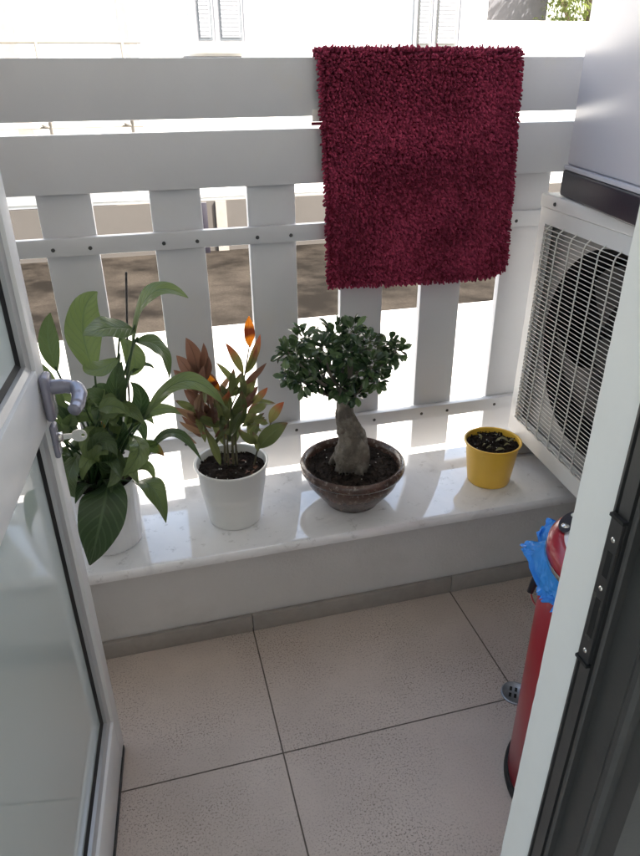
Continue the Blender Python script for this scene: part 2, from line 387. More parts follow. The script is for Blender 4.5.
va = [bm.verts.new((-3.4, y, z)) for y, z in prof]; vb = [bm.verts.new((1.33, y, z)) for y, z in prof]
for i in range(len(prof)):
    j = (i+1) % len(prof); bm.faces.new((va[i], va[j], vb[j], vb[i]))
bm.faces.new(va[::-1]); bm.faces.new(vb)
bmesh.ops.recalc_face_normals(bm, faces=bm.faces)
P(fin('marble_top', bm, M['marble'], lw, angle=40))

# ---- side walls of the balcony
boxo('side_wall', (1.335, .44, GZ), (1.50, 1.60, 2.44), M['whitewall'], bev=0, label='white rendered side wall behind the outdoor air conditioner', cat='wall')
boxo('end_wall', (-3.60, .44, GZ), (-3.41, 1.56, 2.44), M['whitewall'], bev=0, label='low white end wall of the balcony out past the open door', cat='wall')

# ---- house wall with the doorway: right side shows a leaning-free reveal
LEAN = -.016
def lean_prism(bm, prof, z0, z1):
    """profile in plan (x, y as surveyed at z=.32) extruded upright with the small lean the wall really has"""
    a = [bm.verts.new((x, y+LEAN*(z0-.32), z0)) for x, y in prof]; b = [bm.verts.new((x, y+LEAN*(z1-.32), z1)) for x, y in prof]
    n = len(prof)
    for i in range(n):
        j = (i+1) % n; bm.faces.new((a[i], a[j], b[j], b[i]))
    bm.faces.new(a[::-1]); bm.faces.new(b); bmesh.ops.recalc_face_normals(bm, faces=bm.faces)
hw = empty('house_wall', (.36, .42, 0), label='white rendered house wall end beside the dark door frame', cat='wall')
bm = bmesh.new()
lean_prism(bm, [(.36, .4485), (.3615, .4495), (1.33, .4495), (1.33, .30), (.40, .30), (.36, .3975)], -.1, 2.3)
# ragged painted arris: a slightly uneven edge
bmesh.ops.subdivide_edges(bm, edges=[e for e in bm.edges if abs(e.verts[0].co.z-e.verts[1].co.z) > 1], cuts=160)
for v in bm.verts:
    if v.co.y > .40 and v.co.x < .37:
        k = noise.noise(Vector((0, 0, v.co.z*60)))*.0009+noise.noise(Vector((3, 0, v.co.z*17)))*.0007
        v.co.y += k
P(fin('wall_face', bm, M['reveal'], hw))
P(boxo('upper_wall', (-3.4, .30, 2.302), (1.33, .50, 3.2), M['whitewall'], hw, bev=0))
P(boxo('wall_panel', (-3.4, .30, -.1), (-.28, .448, 2.3), M['slabgrey'], hw, bev=0))

P(boxo('overhang_slab', (-3.4, .502, 2.45), (1.50, 1.62, 2.6), M['slabgrey'], hw, bev=0))
P(boxo('sun_block_wall', (1.86, .30, GZ), (7, .50, 3.2), M['whitewall'], hw, bev=0))  # unseen extension of the house, added to block sun from the right
# interior shell behind the camera
rm = empty('room', (0, -1, 0), label='plain interior room walls behind the open doorway', cat='room')
P(boxo('wall', (-1.85, -2.8, -.1), (1.85, -2.65, 1.95), M['interior'], rm, bev=0))
P(boxo('wall', (-1.85, -2.8, 2.35), (1.85, -2.65, 2.6), M['interior'], rm, bev=0))  # high gap below this strip added to let more daylight in
# unseen left wall of the room: wide opening added to let fill daylight in
P(boxo('wall', (-1.85, -2.645, -.1), (-1.72, .29, .35), M['interior'], rm, bev=0))
P(boxo('wall', (-1.85, -2.645, 2.35), (-1.72, .29, 2.6), M['interior'], rm, bev=0))
P(boxo('wall', (1.72, -2.645, -.1), (1.85, .29, 2.6), M['interior'], rm, bev=0))
P(boxo('ceiling_panel', (-1.85, -2.8, 2.602), (1.85, .30, 2.7), M['interior'], rm, bev=0))
P(boxo('wall', (.40, .20, -.1), (1.715, .296, 2.6), M['interior'], rm, bev=0))
P(boxo('wall', (-1.715, .20, -.1), (-.30, .296, 2.6), M['interior'], rm, bev=0))

# ---- door frame (right jamb) with strike plate
df = empty('door_frame', (.36, .34, 0), label='dark grey aluminium door jamb with grooves and a strike plate', cat='door frame')
bm = bmesh.new()
lean_prism(bm, [(.3575, .397), (.3555, .3965), (.355, .3945), (.355, .3935), (.362, .393), (.362, .3915), (.356, .391), (.3545, .376),
                (.362, .3755), (.362, .3725), (.3545, .372), (.353, .3705), (.353, .368), (.3545, .3665), (.362, .366), (.362, .345),
                (.362, .338), (.360, .335), (.357, .331), (.357, .326), (.360, .322), (.366, .320), (.366, .300), (.40, .2965), (.41, .30), (.40, .397)], 0, 2.29)
P(fin('jamb', bm, M['darkframe'], df, angle=30))
def zy(y, z): return y+LEAN*(z-.32)
bm = bmesh.new(); yA, yB = .3775, .3945
sp0, sp1 = .665, .825
lean_prism(bm, [(.3535, yA+.014), (.3515, yA+.0135), (.3515, yA), (.3535, yA-.0005)], sp0, sp1)
sp = P(fin('strike_plate', bm, M['plate'], df))
def hole(za, zb, a=.003, b=.0095):
    bm = bmesh.new(); lean_prism(bm, [(.3516, yA+a), (.3513, yA+a), (.3513, yA+b), (.3516, yA+b)], za, zb)
    o = fin('keeper_slot', bm, M['hole'], sp); o.matrix_parent_inverse = (df.matrix_basis @ sp.matrix_parent_inverse).inverted(); return o
hole(.765, .792); hole(.695, .74)
for z in (.805, .752, .677):
    bm = bmesh.new(); bmesh.ops.create_uvsphere(bm, u_segments=12, v_segments=8, radius=.0026)
    for v in bm.verts: v.co = Vector((v.co.x*.5+.3512, v.co.y+zy(yA+.0065, z), v.co.z+z))
    o = fin('screw', bm, M['steel'], sp, True); o.matrix_parent_inverse = (df.matrix_basis @ sp.matrix_parent_inverse).inverted()
for z in (sp0-.003, sp1):
    bm = bmesh.new(); lean_prism(bm, [(.3545, yA+.016), (.3495, yA+.0155), (.3495, yA-.0015), (.3545, yA-.002)], z, z+.003)
    P(fin('plate_clip', bm, M['blackframe'], df))
# left jamb, hinge side
P(boxo('hinge_jamb', (-.277, .315, 0), (-.235, .375, 2.29), M['darkframe'], df, bev=.002))

# ================================================================== FENCE
FY = 1.49
fe = empty('picket_fence', (.3, 1.5, LZ-.02), label='white fence of wide boards with two top rails beyond the potted plants', cat='fence')
slx = [-1.29, -1.07, -.85, -.62, -.405, -.193, .0299, .2346, .4425, .5535+.0, .7579-.1047, .8660, 1.078]
slx = [-1.29, -1.07, -.85, -.62, -.405, -.1925, .0300, .2355, .4425, .6535, .8655, 1.078]
slx[8] = .4470
slx = [-3.26, -3.04, -2.82, -2.60, -2.38, -2.16, -1.94, -1.72, -1.505]+slx
def board(name, a, b):
    return P(boxo(name, a, b, M['fence'], fe, bev=.0018))
for i, x in enumerate(slx):
    d = rnd(-.001, .001)
    board('slat', (x, FY+.0145+d, .238), (x+.1065, FY+.034+d, 1.02))
board('rail', (-3.4, FY-.0075, 1.0810), (1.33, FY+.0135, 1.188))
board('rail', (-3.4, FY-.0075, .9490), (1.33, FY+.0135, 1.058))
board('batten', (-3.4, FY-.006, .8275), (1.33, FY+.0130, .8635))
board('batten', (-3.4, FY-.006, .350-.014), (1.33, FY+.0130, .350+.0215))
for px in (-3.3, -1.62, 1.24):
    board('post', (px, FY+.036, GZ), (px+.07, FY+.10, 1.16))
for x in slx:
    for z in (.8415, .3525):
        for dx in (.0165+rnd(-.002, .002), .090+rnd(-.002, .002)):
            bm = bmesh.new(); bmesh.ops.create_cone(bm, cap_ends=True, segments=14, radius1=.0042, radius2=.003, depth=.002)
            for v in bm.verts: v.co = Vector((x+dx+v.co.x, FY-.007-v.co.z, z+v.co.y+rnd(-.0003, .0003)))
            P(fin('screw', bm, M['screw'], fe))

# ================================================================== BACKGROUND HOUSES
def wbox(nm, a, b, m, par, bev=0): return P(boxo(nm, a, b, m, par, bev=bev))
BH = empty('white_house', (1, 11, GZ), label='bright white house across the road with balcony railing and windows', cat='house')
wbox('wall', (-14, 10.8, -.44), (5.50, 16, 7), M['whitewall'], BH)
wbox('plinth', (-14, 10.83, GZ), (5.50, 15.9, -.442), M['whitewall'], BH)
K = (10.3/9.3)
wbox('balcony_slab', (-9, 10.24, .28), (.28, 10.79, .42), M['whitewall'], BH)
bm = bmesh.new(); zt, zl = 1.15+.399*K, 1.15-.495*K
tube(bm, [(-9, 10.3, zt), (.30*K, 10.3, zt)], .024, 10)
tube(bm, [(-9, 10.3, zl), (.22*K, 10.3, zl)], .018, 10)
for x in (-8.0, -6.4, -4.9, -3.2, -1.98, -.86, .09):
    tube(bm, [(x*K, 10.3, .42), (x*K, 10.3, zt)], .026, 10)
    tube(bm, [(x*K, 10.3, zl), (x*K-.1, 10.26, zl+.04)], .02, 8)
P(fin('railing', bm, M['railpaint'], BH, smooth=True))
# patio door frames
wbox('patio_door_frame', (-1.42, 10.72, .50), (-1.22, 10.797, 3.2), M['terra'], BH)
wbox('patio_door_frame', (-.98, 10.76, .50), (-.95, 10.797, 3.2), M['shutter'], BH)
wbox('patio_door_frame', (.08, 10.72, .50), (.20, 10.797, 3.2), M['terra'], BH)
wbox('drain_pipe', (.30, 10.73, .50), (.46, 10.797, 5), M['alu'], BH)
def window(x0, x1, z0, z1, split):
    f = wbox('window', (x0, 10.74, z0), (x1, 10.797, z1), M['winframe'], BH)
    for a, b in split:
        o = boxo('pane', (a, 10.73, z0+.10), (b, 10.739, z1-.06), M['houseglass'], f, bev=0); o.matrix_parent_inverse = (BH.matrix_basis @ f.matrix_parent_inverse).inverted()
        o = boxo('shutter', (a+.02, 10.722, z0+.14), (b-.02, 10.729, z1-.10), M['shutter'], f, bev=0); o.matrix_parent_inverse = (BH.matrix_basis @ f.matrix_parent_inverse).inverted()
    bm = bmesh.new()
    for xx in (x0, (split[0][1]+split[1][0])/2-.012, x1-.02): box(bm, (xx, 10.728, z0+.02), (xx+.02, 10.7395, z1), 0)
    for a, b in split:
        k = z0+.17
        while k < z1-.12: box(bm, (a+.025, 10.712, k), (b-.025, 10.7215, k+.018), 0); k += .05
    o = fin('sash', bm, M['louver'], f); o.matrix_parent_inverse = (BH.matrix_basis @ f.matrix_parent_inverse).inverted()
    o = boxo('sill', (x0-.04, 10.66, z0-.05), (x1+.04, 10.739, z0), M['whitewall'], f, bev=.005); o.matrix_parent_inverse = (BH.matrix_basis @ f.matrix_parent_inverse).inverted()
window(1.02, 1.80, 1.53, 2.9, [(1.14, 1.33), (1.44, 1.74)])
wbox('vent_panel', (.90, 10.75, 1.30), (1.72, 10.797, 1.44), M['greyhouse'], BH)
window(4.30, 5.05, 1.46, 2.9, [(4.36, 4.56), (4.66, 4.98)])
# garden wall
gw = empty('boundary_wall', (1, 10.6, GZ), label='low beige boundary wall at the far edge of the road', cat='wall')
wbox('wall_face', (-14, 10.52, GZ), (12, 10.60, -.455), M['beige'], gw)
for x in (-.95, 1.16, 1.95, 3.6, 5.2): wbox('pilaster', (x, 10.49, GZ), (x+.16, 10.518, -.46), M['terra'], gw)
boxo('gate_post', (.93, 10.40, GZ), (1.02, 10.47, -.46), M['blackplastic'], label='slim black post standing in front of the low beige boundary wall', cat='post')
GHs = empty('grey_house', (6, 15, GZ), label='pale grey house at the top right behind a white parapet', cat='house')
wbox('wall', (6.6, 14.2, GZ), (8.55, 19, 6), M['greyhouse'], GHs)
wbox('roof_edge', (6.5, 14.05, 2.9), (8.0, 14.19, 3.05), M['whitewall'], GHs)
boxo('parapet_wall', (5.502, 11.0, GZ), (16, 11.3, 1.86), M['whitewall'], bev=0, label='tall white parapet wall in front of the grey house and tree', cat='wall')
boxo('parapet_coping', (5.502, 10.95, 1.862), (16, 11.35, 1.92), M['whitewall'], bev=.004, label='white coping slab along the top of the parapet wall', cat='coping')
# reach the horizon: far neighbours are hidden by the house

# tree
def leaf_geo(V, F, UV, TI, base, mid, tip, wd, nrm, segs=10, fold=.25, shape=.42, tint=.5, wave=0, curlx=0, mi=0, FM=None, across=4, droop=0):
    """pointed leaf along a curve base-mid-tip; wd=max width; nrm hints at the upper side"""
    base, mid, tip, nrm = Vector(base), Vector(mid), Vector(tip), Vector(nrm)
    ctrl = mid*2-(base+tip)*.5
    v0 = len(V); ph = rnd(0, 6)
    for i in range(segs+1):
        t = i/segs
        p = base*(1-t)**2+ctrl*2*t*(1-t)+tip*t*t
        tg = ((ctrl-base)*(1-t)+(tip-ctrl)*t).normalized()
        side = tg.cross(nrm); side = side.normalized() if side.length > 1e-4 else Vector((1, 0, 0))
        up = side.cross(tg).normalized()
        # outline: widest at 'shape'
        if t < shape: wv = math.sin(math.pi/2*(t/shape))**.8 if t > 0 else .06
        else: wv = max(.0, math.cos(math.pi/2*((t-shape)/(1-shape))))**.85
        wv = max(wv, .03)
        for j in range(across+1):
            s = (j/across-.5)*2
            off = abs(s)*fold*wd*.5*wv
            wav = wave*wd*math.sin(t*14+ph+(1.7 if s > 0 else 0))*abs(s)**2*wv
            V.append(p+side*(s*wd*.5*wv)+up*(off+wav-curlx*wd*s*s*wv))
    for i in range(segs):
        for j in range(across):
            a = v0+i*(across+1)+j
            F.append((a, a+1, a+across+2, a+across+1))
            u0_, u1_ = i/segs, (i+1)/segs; w0, w1 = j/across, (j+1)/across
            UV.append(((u0_, w0), (u0_, w1), (u1_, w1), (u1_, w0))); TI.append(tint)
            if FM is not None: FM.append(mi)

def leaf_mesh(name, V, F, UV, TI, mats, parent, FM=None, smooth=True):
    me = bpy.data.meshes.new(name); me.from_pydata([tuple(v) for v in V], [], F); me.update()
    uvl = me.uv_layers.new(name='UVMap'); flat = [c for q in UV for p in q for c in p]; uvl.data.foreach_set('uv', flat)
    at_ = me.attributes.new('tint', 'FLOAT', 'FACE'); at_.data.foreach_set('value', TI)
    if not isinstance(mats, (list, tuple)): mats = [mats]
    o = link(name, me, mats, parent, smooth)
    if FM: me.polygons.foreach_set('material_index', FM)
    return o

tr = empty('garden_tree', (8.6, 14, GZ), label='sunlit yellow green tree crown peeking over the white parapet', cat='tree')
bm = bmesh.new(); tube(bm, curve([(8.9, 13.4, GZ), (8.95, 13.45, .2), (9.05, 13.4, 1.6), (9.0, 13.5, 2.6)], 8), [.16-.003*i for i in range(25)], 10)
tube(bm, curve([(9.0, 13.45, 1.2), (9.5, 13.3, 2.0), (9.9, 13.4, 2.8)], 6), .05, 8); tube(bm, curve([(8.98, 13.45, 1.0), (8.6, 13.3, 1.9), (8.3, 13.4, 2.6)], 6), .05, 8)
P(fin('trunk', bm, M['trunkbark'], tr, True))
V, F, UV, TI = [], [], [], []
cl = [(Vector((rnd(8.2, 10.6), rnd(12.7, 14.0), rnd(1.7, 3.9))), rnd(.28, .5)) for _ in range(60)]
for c, rr in cl:
    tcl = rnd(.1, .9)
    for _ in range(130):
        d = Vector((random.gauss(0, 1), random.gauss(0, 1), random.gauss(0, 1))).normalized()*rr*rnd(.5, 1)
        b = c+d; dr = (d.normalized()+Vector((rnd(-.6, .6), rnd(-.6, .6), rnd(-.5, .3)))).normalized()*rnd(.09, .16)
        leaf_geo(V, F, UV, TI, b, b+dr*.5+Vector((0, 0, .01)), b+dr, rnd(.035, .06), (rnd(-.5, .5), rnd(-.5, .5), 1), segs=2, across=2, tint=min(1, max(0, tcl+rnd(-.2, .2))))
P(leaf_mesh('crown', V, F, UV, TI, M['treeleaf'], tr))

# ================================================================== AIR CONDITIONER (outdoor unit)
ANG = R(4)
ac = empty('air_conditioner', (.8985, 1.425, .310), label='white outdoor air conditioner unit with wire grille over black fan', cat='air conditioner')
ac.rotation_euler = (0, R(.9), -ANG)       # local: -Y runs along the front toward the house, +X goes into the unit
H_AC, W_AC, D_AC = .604, .82, .30
gy0, gy1, gz0, gz1 = -.028, -.56, .045, .540
def apart(name, bm, m, par=ac, **k): return fin(name, bm, m, par, **k)
bm = bmesh.new()
# front panel as a frame around the grille opening
T = .02
box(bm, (0, gy0, .0), (T, 0, H_AC-.030), 0)
box(bm, (0, -W_AC, .0), (T, gy1, H_AC-.030), 0)
box(bm, (0, gy1, .0), (T, gy0, gz0), 0)
box(bm, (0, gy1, gz1), (T, gy0, H_AC-.030), 0)
bmesh.ops.remove_doubles(bm, verts=bm.verts, dist=1e-5)
es = [e for e in bm.edges if abs(e.verts[0].co.x) < 1e-5 and abs(e.verts[1].co.x) < 1e-5]
apart('front_panel', bm, M['acwhite'])
bm = bmesh.new()
box(bm, (T+.0005, -W_AC, .0), (D_AC, -W_AC+.012, H_AC-.03), 0); box(bm, (T+.0005, -.012, .0), (D_AC, 0, H_AC-.03), 0)
box(bm, (D_AC-.01, -W_AC+.0125, 0), (D_AC, -.0125, H_AC-.03), 0); box(bm, (T+.0005, -W_AC+.0125, 0), (D_AC-.0105, -.0125, .012), 0)
apart('casing', bm, M['acwhite'])
bm = bmesh.new(); box(bm, (-.0035, -W_AC-.003, H_AC-.0295), (D_AC+.003, .003, H_AC), .004, 3)
apart('top_cover', bm, M['acwhite'], angle=40)
bm = bmesh.new(); bmesh.ops.create_cone(bm, cap_ends=True, segments=12, radius1=.0045, radius2=.0035, depth=.003)
for v in bm.verts: v.co = Vector((-.0055+v.co.z*-1, -.066+v.co.x, H_AC-.016+v.co.y))
apart('screw', bm, M['screw'])
# fan shroud with round hole
FC = (-.270, .300); FR = .222
bm = bmesh.new(); n = 72
ring = []; outer = []
for k in range(n):
    a = 2*math.pi*k/n; cy, cz = math.cos(a), math.sin(a)
    ring.append(bm.verts.new((.036, FC[0]+(FR+.006)*cy, FC[1]+(FR+.006)*cz)))
    s = 1/max(abs(cy)/.36, abs(cz)/.30)
    yy = FC[0]+cy*s; zz = FC[1]+cz*s
    outer.append(bm.verts.new((.030, max(gy1-.005, min(gy0+.018, yy)), max(gz0-.01, min(gz1+.01, zz)))))
rin = [bm.verts.new((.075, FC[0]+(FR-.012)*math.cos(2*math.pi*k/n), FC[1]+(FR-.012)*math.sin(2*math.pi*k/n))) for k in range(n)]
rin2 = [bm.verts.new((.12, FC[0]+(FR-.012)*math.cos(2*math.pi*k/n), FC[1]+(FR-.012)*math.sin(2*math.pi*k/n))) for k in range(n)]
for k in range(n):
    j = (k+1) % n
    bm.faces.new((outer[k], outer[j], ring[j], ring[k]))
    for q in (bm.faces.new((ring[k], ring[j], rin[j], rin[k])), bm.faces.new((rin[k], rin[j], rin2[j], rin2[k]))): q.material_index = 1
apart('fan_shroud', bm, [M['shroud'], M['acdark']], angle=30)
bm = bmesh.new(); box(bm, (.135, -.60, .02), (.14, -.02, .56)); apart('back_plate', bm, M['acdark'])
fan = apart('fan', (lambda b: (bmesh.ops.create_cone(b, cap_ends=True, segments=40, radius1=.05, radius2=.042, depth=.035), [setattr(v, 'co', Vector((.075-v.co.z, FC[0]+v.co.x, FC[1]+v.co.y))) for v in b.verts], b)[2])(bmesh.new()), M['acdark'], angle=40)
for q in range(3):
    bm = bmesh.new(); gr = []
    for i in range(9):
        r_ = .045+(FR-.03-.045)*i/8
        row = []
        for j in range(9):
            a = q*2*math.pi/3+.35+(j/8)*(.9+.5*(i/8))+.35*(i/8)
            row.append(bm.verts.new((.092-.045*(j/8), FC[0]+r_*math.cos(a), FC[1]+r_*math.sin(a))))
        gr.append(row)
    for i in range(8):
        for j in range(8): bm.faces.new((gr[i][j], gr[i+1][j], gr[i+1][j+1], gr[i][j+1]))
    apart('fan_blade', bm, M['blade'], par=fan, smooth=True)
# grille wires
bm = bmesh.new(); nw = 50
for i in range(nw):
    z = gz0+.006+(gz1-gz0-.012)*i/(nw-1)
    zf = z
    pts = [(.012, gy0-.004, z), (-.004, gy0-.007, zf), (-.0085, gy0-.014, zf), (-.010, gy0-.05, zf), (-.010, gy1+.05, zf), (-.0085, gy1+.014, zf), (.012, gy1+.004, z)]
    tube(bm, pts, .00092, 5, False)
for j in range(10):
    y = gy0-.030-(j*.0545)
    if y < gy1+.01: break
    pts = [(.010, y, gz0-.001), (-.006, y, gz0+.004), (-.0125, y, gz0+.014), (-.0125, y, gz1-.018), (-.009, y, gz1-.006), (.0, y, gz1+.002), (.008, y, gz1+.003)]
    tube(bm, pts, .0017, 6, False)
tube(bm, [(.006, gy0-.003, gz0-.002), (.006, gy0-.003, gz1+.003), (.006, gy1+.003, gz1+.003), (.006, gy1+.003, gz0-.002), (.006, gy0-.003, gz0-.002)], .002, 6)
apart('grille', bm, M['wire'], smooth=True)
# feet
for y in (-.05, -.7):
    bm = bmesh.new(); z0 = LZ-.310+.0005
    box(bm, (-.066, y-.022, z0), (D_AC+.02, y+.025, z0+.006), .001)
    box(bm, (-.036, y-.018, z0+.0065), (D_AC-.01, y+.018, -.002), .003)
    tube(bm, [(-.052, y, z0+.006), (-.052, y, z0+.014)], .008, 6)
    if y > -.5: apart('foot', bm, M['zinc'])
    else: bm.free()
bm = bmesh.new(); box(bm, (.0, -.72, -.035), (.46, -.68, -.0005), .001); apart('wall_bracket', bm, M['acwhite'])

# tall appliance on top
ap = empty('appliance', (.922, 1.372, .9145), label='tall white boxy appliance with black base band standing on the air conditioner', cat='appliance')
ap.rotation_euler.z = -R(13)
bm = bmesh.new(); box(bm, (0, -.62, .0645), (.30, 0, .95), .006, 3); fin('body', bm, M['appliance'], ap, angle=40)
bm = bmesh.new(); box(bm, (-.0045, -.618, .0545), (.302, .0025, .064), .002, 2); fin('trim', bm, M['appliance'], ap, angle=40)
bm = bmesh.new(); box(bm, (-.006, -.622, 0), (.304, .004, .054), .006, 3); fin('base_band', bm, M['blackplastic'], ap, angle=40)

# ================================================================== RUG
rg = empty('bath_rug', (.62, 1.48, 1.19), label='burgundy chenille rug draped over the top rail of the fence', cat='rug')
TL = at(318.5, 55, 1, 1.470); TR = at(521, 57, 1, 1.470); BL = at(329.5, 287, 1, 1.466); BR = at(503, 276, 1, 1.466)
NX, NZ = 84, 102
topz = 1.194
def rugpt(u, v):
    """v 0..1 front drop from crest to hem, v<0 over the top and down the back. returns point, normal"""
    if v >= 0:
        x = TL.x*(1-u)*(1-v)+TR.x*u*(1-v)+BL.x*(1-u)*v+BR.x*u*v
        zt = topz+.0035*noise.noise(Vector((u*6, 0, 4))); zb = BL.z*(1-u)+BR.z*u
        # rounded lower right corner
        if u > .8:
            k = (u-.8)/.2; zb += .022*k**2.5
        z = zt+(zb-zt)*v
        y = 1.470-.004*math.sin(v*math.pi)+.012*noise.noise(Vector((u*2.2, v*1.6, 0)))-.004*v
        nr = Vector((0, -1, 0))
        if v < .03: nr = Vector((0, -1, 1.2*(1-v/.03))).normalized(); y += .006*(1-v/.03)**2
        return Vector((x, y, z)), nr
    t = -v
    x = TL.x*(1-u)+TR.x*u
    if t < .06: 
        return Vector((x, 1.476+.034*(t/.06), topz+.004)), Vector((0, 0, 1))
    return Vector((x, 1.513, topz-(t-.06)*.45)), Vector((0, 1, 0))
V, F, TI = [], [], []
def tuft(p, nrm, ln, rr, tint, sag):
    side = Vector((rnd(-1, 1), 0, rnd(-.8, .8))); d = (nrm+side*.5+Vector((0, 0, -sag))).normalized()
    e = (d+Vector((rnd(-.35, .35), 0, -sag*1.0+rnd(-.2, .2)))).normalized()
    p0 = p; p1 = p+d*ln*.5; p2 = p1+e*ln*.5
    a = d.orthogonal().normalized(); b = d.cross(a); n = 5; v0 = len(V)
    for q, r_ in ((p0, rr*.9), (p1, rr*1.1), (p2-e*rr*.25, rr*.9)):
        for k in range(n):
            an = 2*math.pi*k/n; V.append(q+a*(r_*math.cos(an))+b*(r_*math.sin(an)))
    V.append(p2+e*rr*.25)
    for q in range(2):
        for k in range(n): F.append((v0+q*n+k, v0+q*n+(k+1) % n, v0+(q+1)*n+(k+1) % n, v0+(q+1)*n+k)); TI.append(tint)
    for k in range(n): F.append((v0+2*n+k, v0+2*n+(k+1) % n, v0+3*n)); TI.append(tint)
for j in range(-17, NZ+1):
    for i in range(NX+1):
        u = (i+rnd(-.3, .3)+(.5 if j % 2 else 0))/NX; v = (j+rnd(-.25, .25))/NZ
        u = min(1, max(0, u))
        p, nr = rugpt(u, v)
        nn = nr.copy()
        if u < .02: nn = (nr+Vector((-1.2, 0, 0))).normalized()
        if u > .98: nn = (nr+Vector((1.2, 0, 0))).normalized()
        if v > .985: nn = (nr+Vector((0, 0, -1.2))).normalized()
        if v <= .012:
            nn = (nn+Vector((rnd(-.8, .8), rnd(-.9, .5), rnd(-.5, .5)))).normalized()
            if random.random() < .25: tuft(p, (nn+Vector((rnd(-.9, .9), -.5, .3))).normalized(), rnd(.010, .015), rnd(.002, .0025), rnd(.3, 1), rnd(-.3, .3))
        ed = u < .02 or u > .98 or v > .985
        tuft(p, nn, rnd(.0065, .0100)*(1+.25*noise.noise(Vector((u*5, v*6, 3)))) if not ed else rnd(.007, .0115), rnd(.0023, .0028), min(1, max(0, rnd(0, 1)**1.2*.8+.45*noise.noise(Vector((u*4, v*5, 1))))), rnd(.05, .35) if v > 0 else rnd(-.2, .2))
me = bpy.data.meshes.new('pile'); me.from_pydata([tuple(v) for v in V], [], F); me.update()
a_ = me.attributes.new('tint', 'FLOAT', 'FACE'); a_.data.foreach_set('value', TI)
P(link('pile', me, M['rug'], rg, True))
bm = bmesh.new(); rows = []
for j in range(-14, 41):
    v = j/40 if j >= 0 else j/96
    rows.append([bm.verts.new(rugpt(i/20, v)[0]) for i in range(21)])
for a, b in zip(rows, rows[1:]):
    for k in range(20): bm.faces.new((a[k], a[k+1], b[k+1], b[k]))
bmesh.ops.solidify(bm, geom=bm.faces[:], thickness=.003)
P(fin('backing', bm, M['rug'], rg, True))
tg = at(315, 119, 1, 1.478)
P(boxo('care_label', (tg.x-.006, 1.476, tg.z-.005), (tg.x+.020, 1.4772, tg.z+.018), M['label'], rg, bev=0))
P(boxo('hanging_loop', (tg.x-.009, 1.4735, tg.z-.012), (tg.x+.020, 1.4755, tg.z-.0055), M['rug'], rg, bev=.001))

# ================================================================== POTS AND PLANTS
PS = 1
def pot(parent, prof, m, n=72, fn=None, name='pot'):
    prof = [(a*PS, b*PS) for a, b in prof]
    bm = bmesh.new(); rings = lathe(bm, prof, n, fn=fn)
    bm.faces.new(rings[0][::-1]); bm.faces.new(rings[-1])
    bmesh.ops.recalc_face_normals(bm, faces=bm.faces)
    return fin(name, bm, m, parent, angle=50)

def soil(parent, r, z, bumps=.004, grains=120, seed=1):
    r *= PS; z *= PS
    bm = bmesh.new(); n = 40; c = bm.verts.new((0, 0, z+.004)); prev = None; rngs = []
    for i in range(1, 15):
        rr = r*i/14
        rngs.append([bm.verts.new((rr*math.cos(2*math.pi*k/n), rr*math.sin(2*math.pi*k/n), z+bumps*1.6*noise.noise(Vector((rr*math.cos(2*math.pi*k/n)*60+seed, rr*math.sin(2*math.pi*k/n)*60, seed)))+rnd(-.001, .001)+.003*(1-i/14))) for k in range(n)])
    for k in range(n): bm.faces.new((c, rngs[0][k], rngs[0][(k+1) % n]))
    for a, b in zip(rngs, rngs[1:]):
        for k in range(n): bm.faces.new((a[k], b[k], b[(k+1) % n], a[(k+1) % n]))
    # crumbs
    for _ in range(grains):
        a = rnd(0, 6.28); q = r*math.sqrt(rnd(0, .92)); s = rnd(.0012, .0038)
        mt = Matrix.Translation((q*math.cos(a), q*math.sin(a), z+.003+bumps*.5)) @ Matrix.Rotation(rnd(0, 6), 4, (rnd(-1, 1), rnd(-1, 1), 1)) @ Matrix.Diagonal((s, s*rnd(.6, 1), s*rnd(.5, .9), 1))
        bmesh.ops.create_icosphere(bm, subdivisions=1, radius=1, matrix=mt)
    for f in bm.faces: f.material_index = 0
    nf = len(bm.faces)
    for _ in range(16):
        a = rnd(0, 6.28); q = r*math.sqrt(rnd(0, .85)); s = rnd(.0009, .0017)
        bmesh.ops.create_icosphere(bm, subdivisions=1, radius=s, matrix=Matrix.Translation((q*math.cos(a), q*math.sin(a), z+.006)))
    bm.faces.ensure_lookup_table()
    for f in bm.faces[nf:]: f.material_index = 1
    fin('soil', bm, [M['soil'], M['perlite']], parent)

# ---- 2: white tapered pot with copper and green shrub
c2 = at(235.5, 516, 2, LZ); c2 = Vector((c2.x, c2.y, LZ))
p2 = empty('potted_shrub', c2, label='plant with copper, orange and green pointed leaves in white tapered pot', cat='potted plant')
PS = 1.09
pot(p2, [(.050, .0004), (.0535, .002), (.0545, .006), (.0625, .06), (.0630, .0608), (.0640, .066), (.0638, .0675), (.0655, .080), (.0662, .0808), (.0715, .128), (.0745, .1300), (.0760, .1325), (.0755, .1352), (.0735, .1360), (.0705, .1345), (.0690, .125), (.0660, .10)], M['potwhite'])
soil(p2, .0685, .118, seed=2)

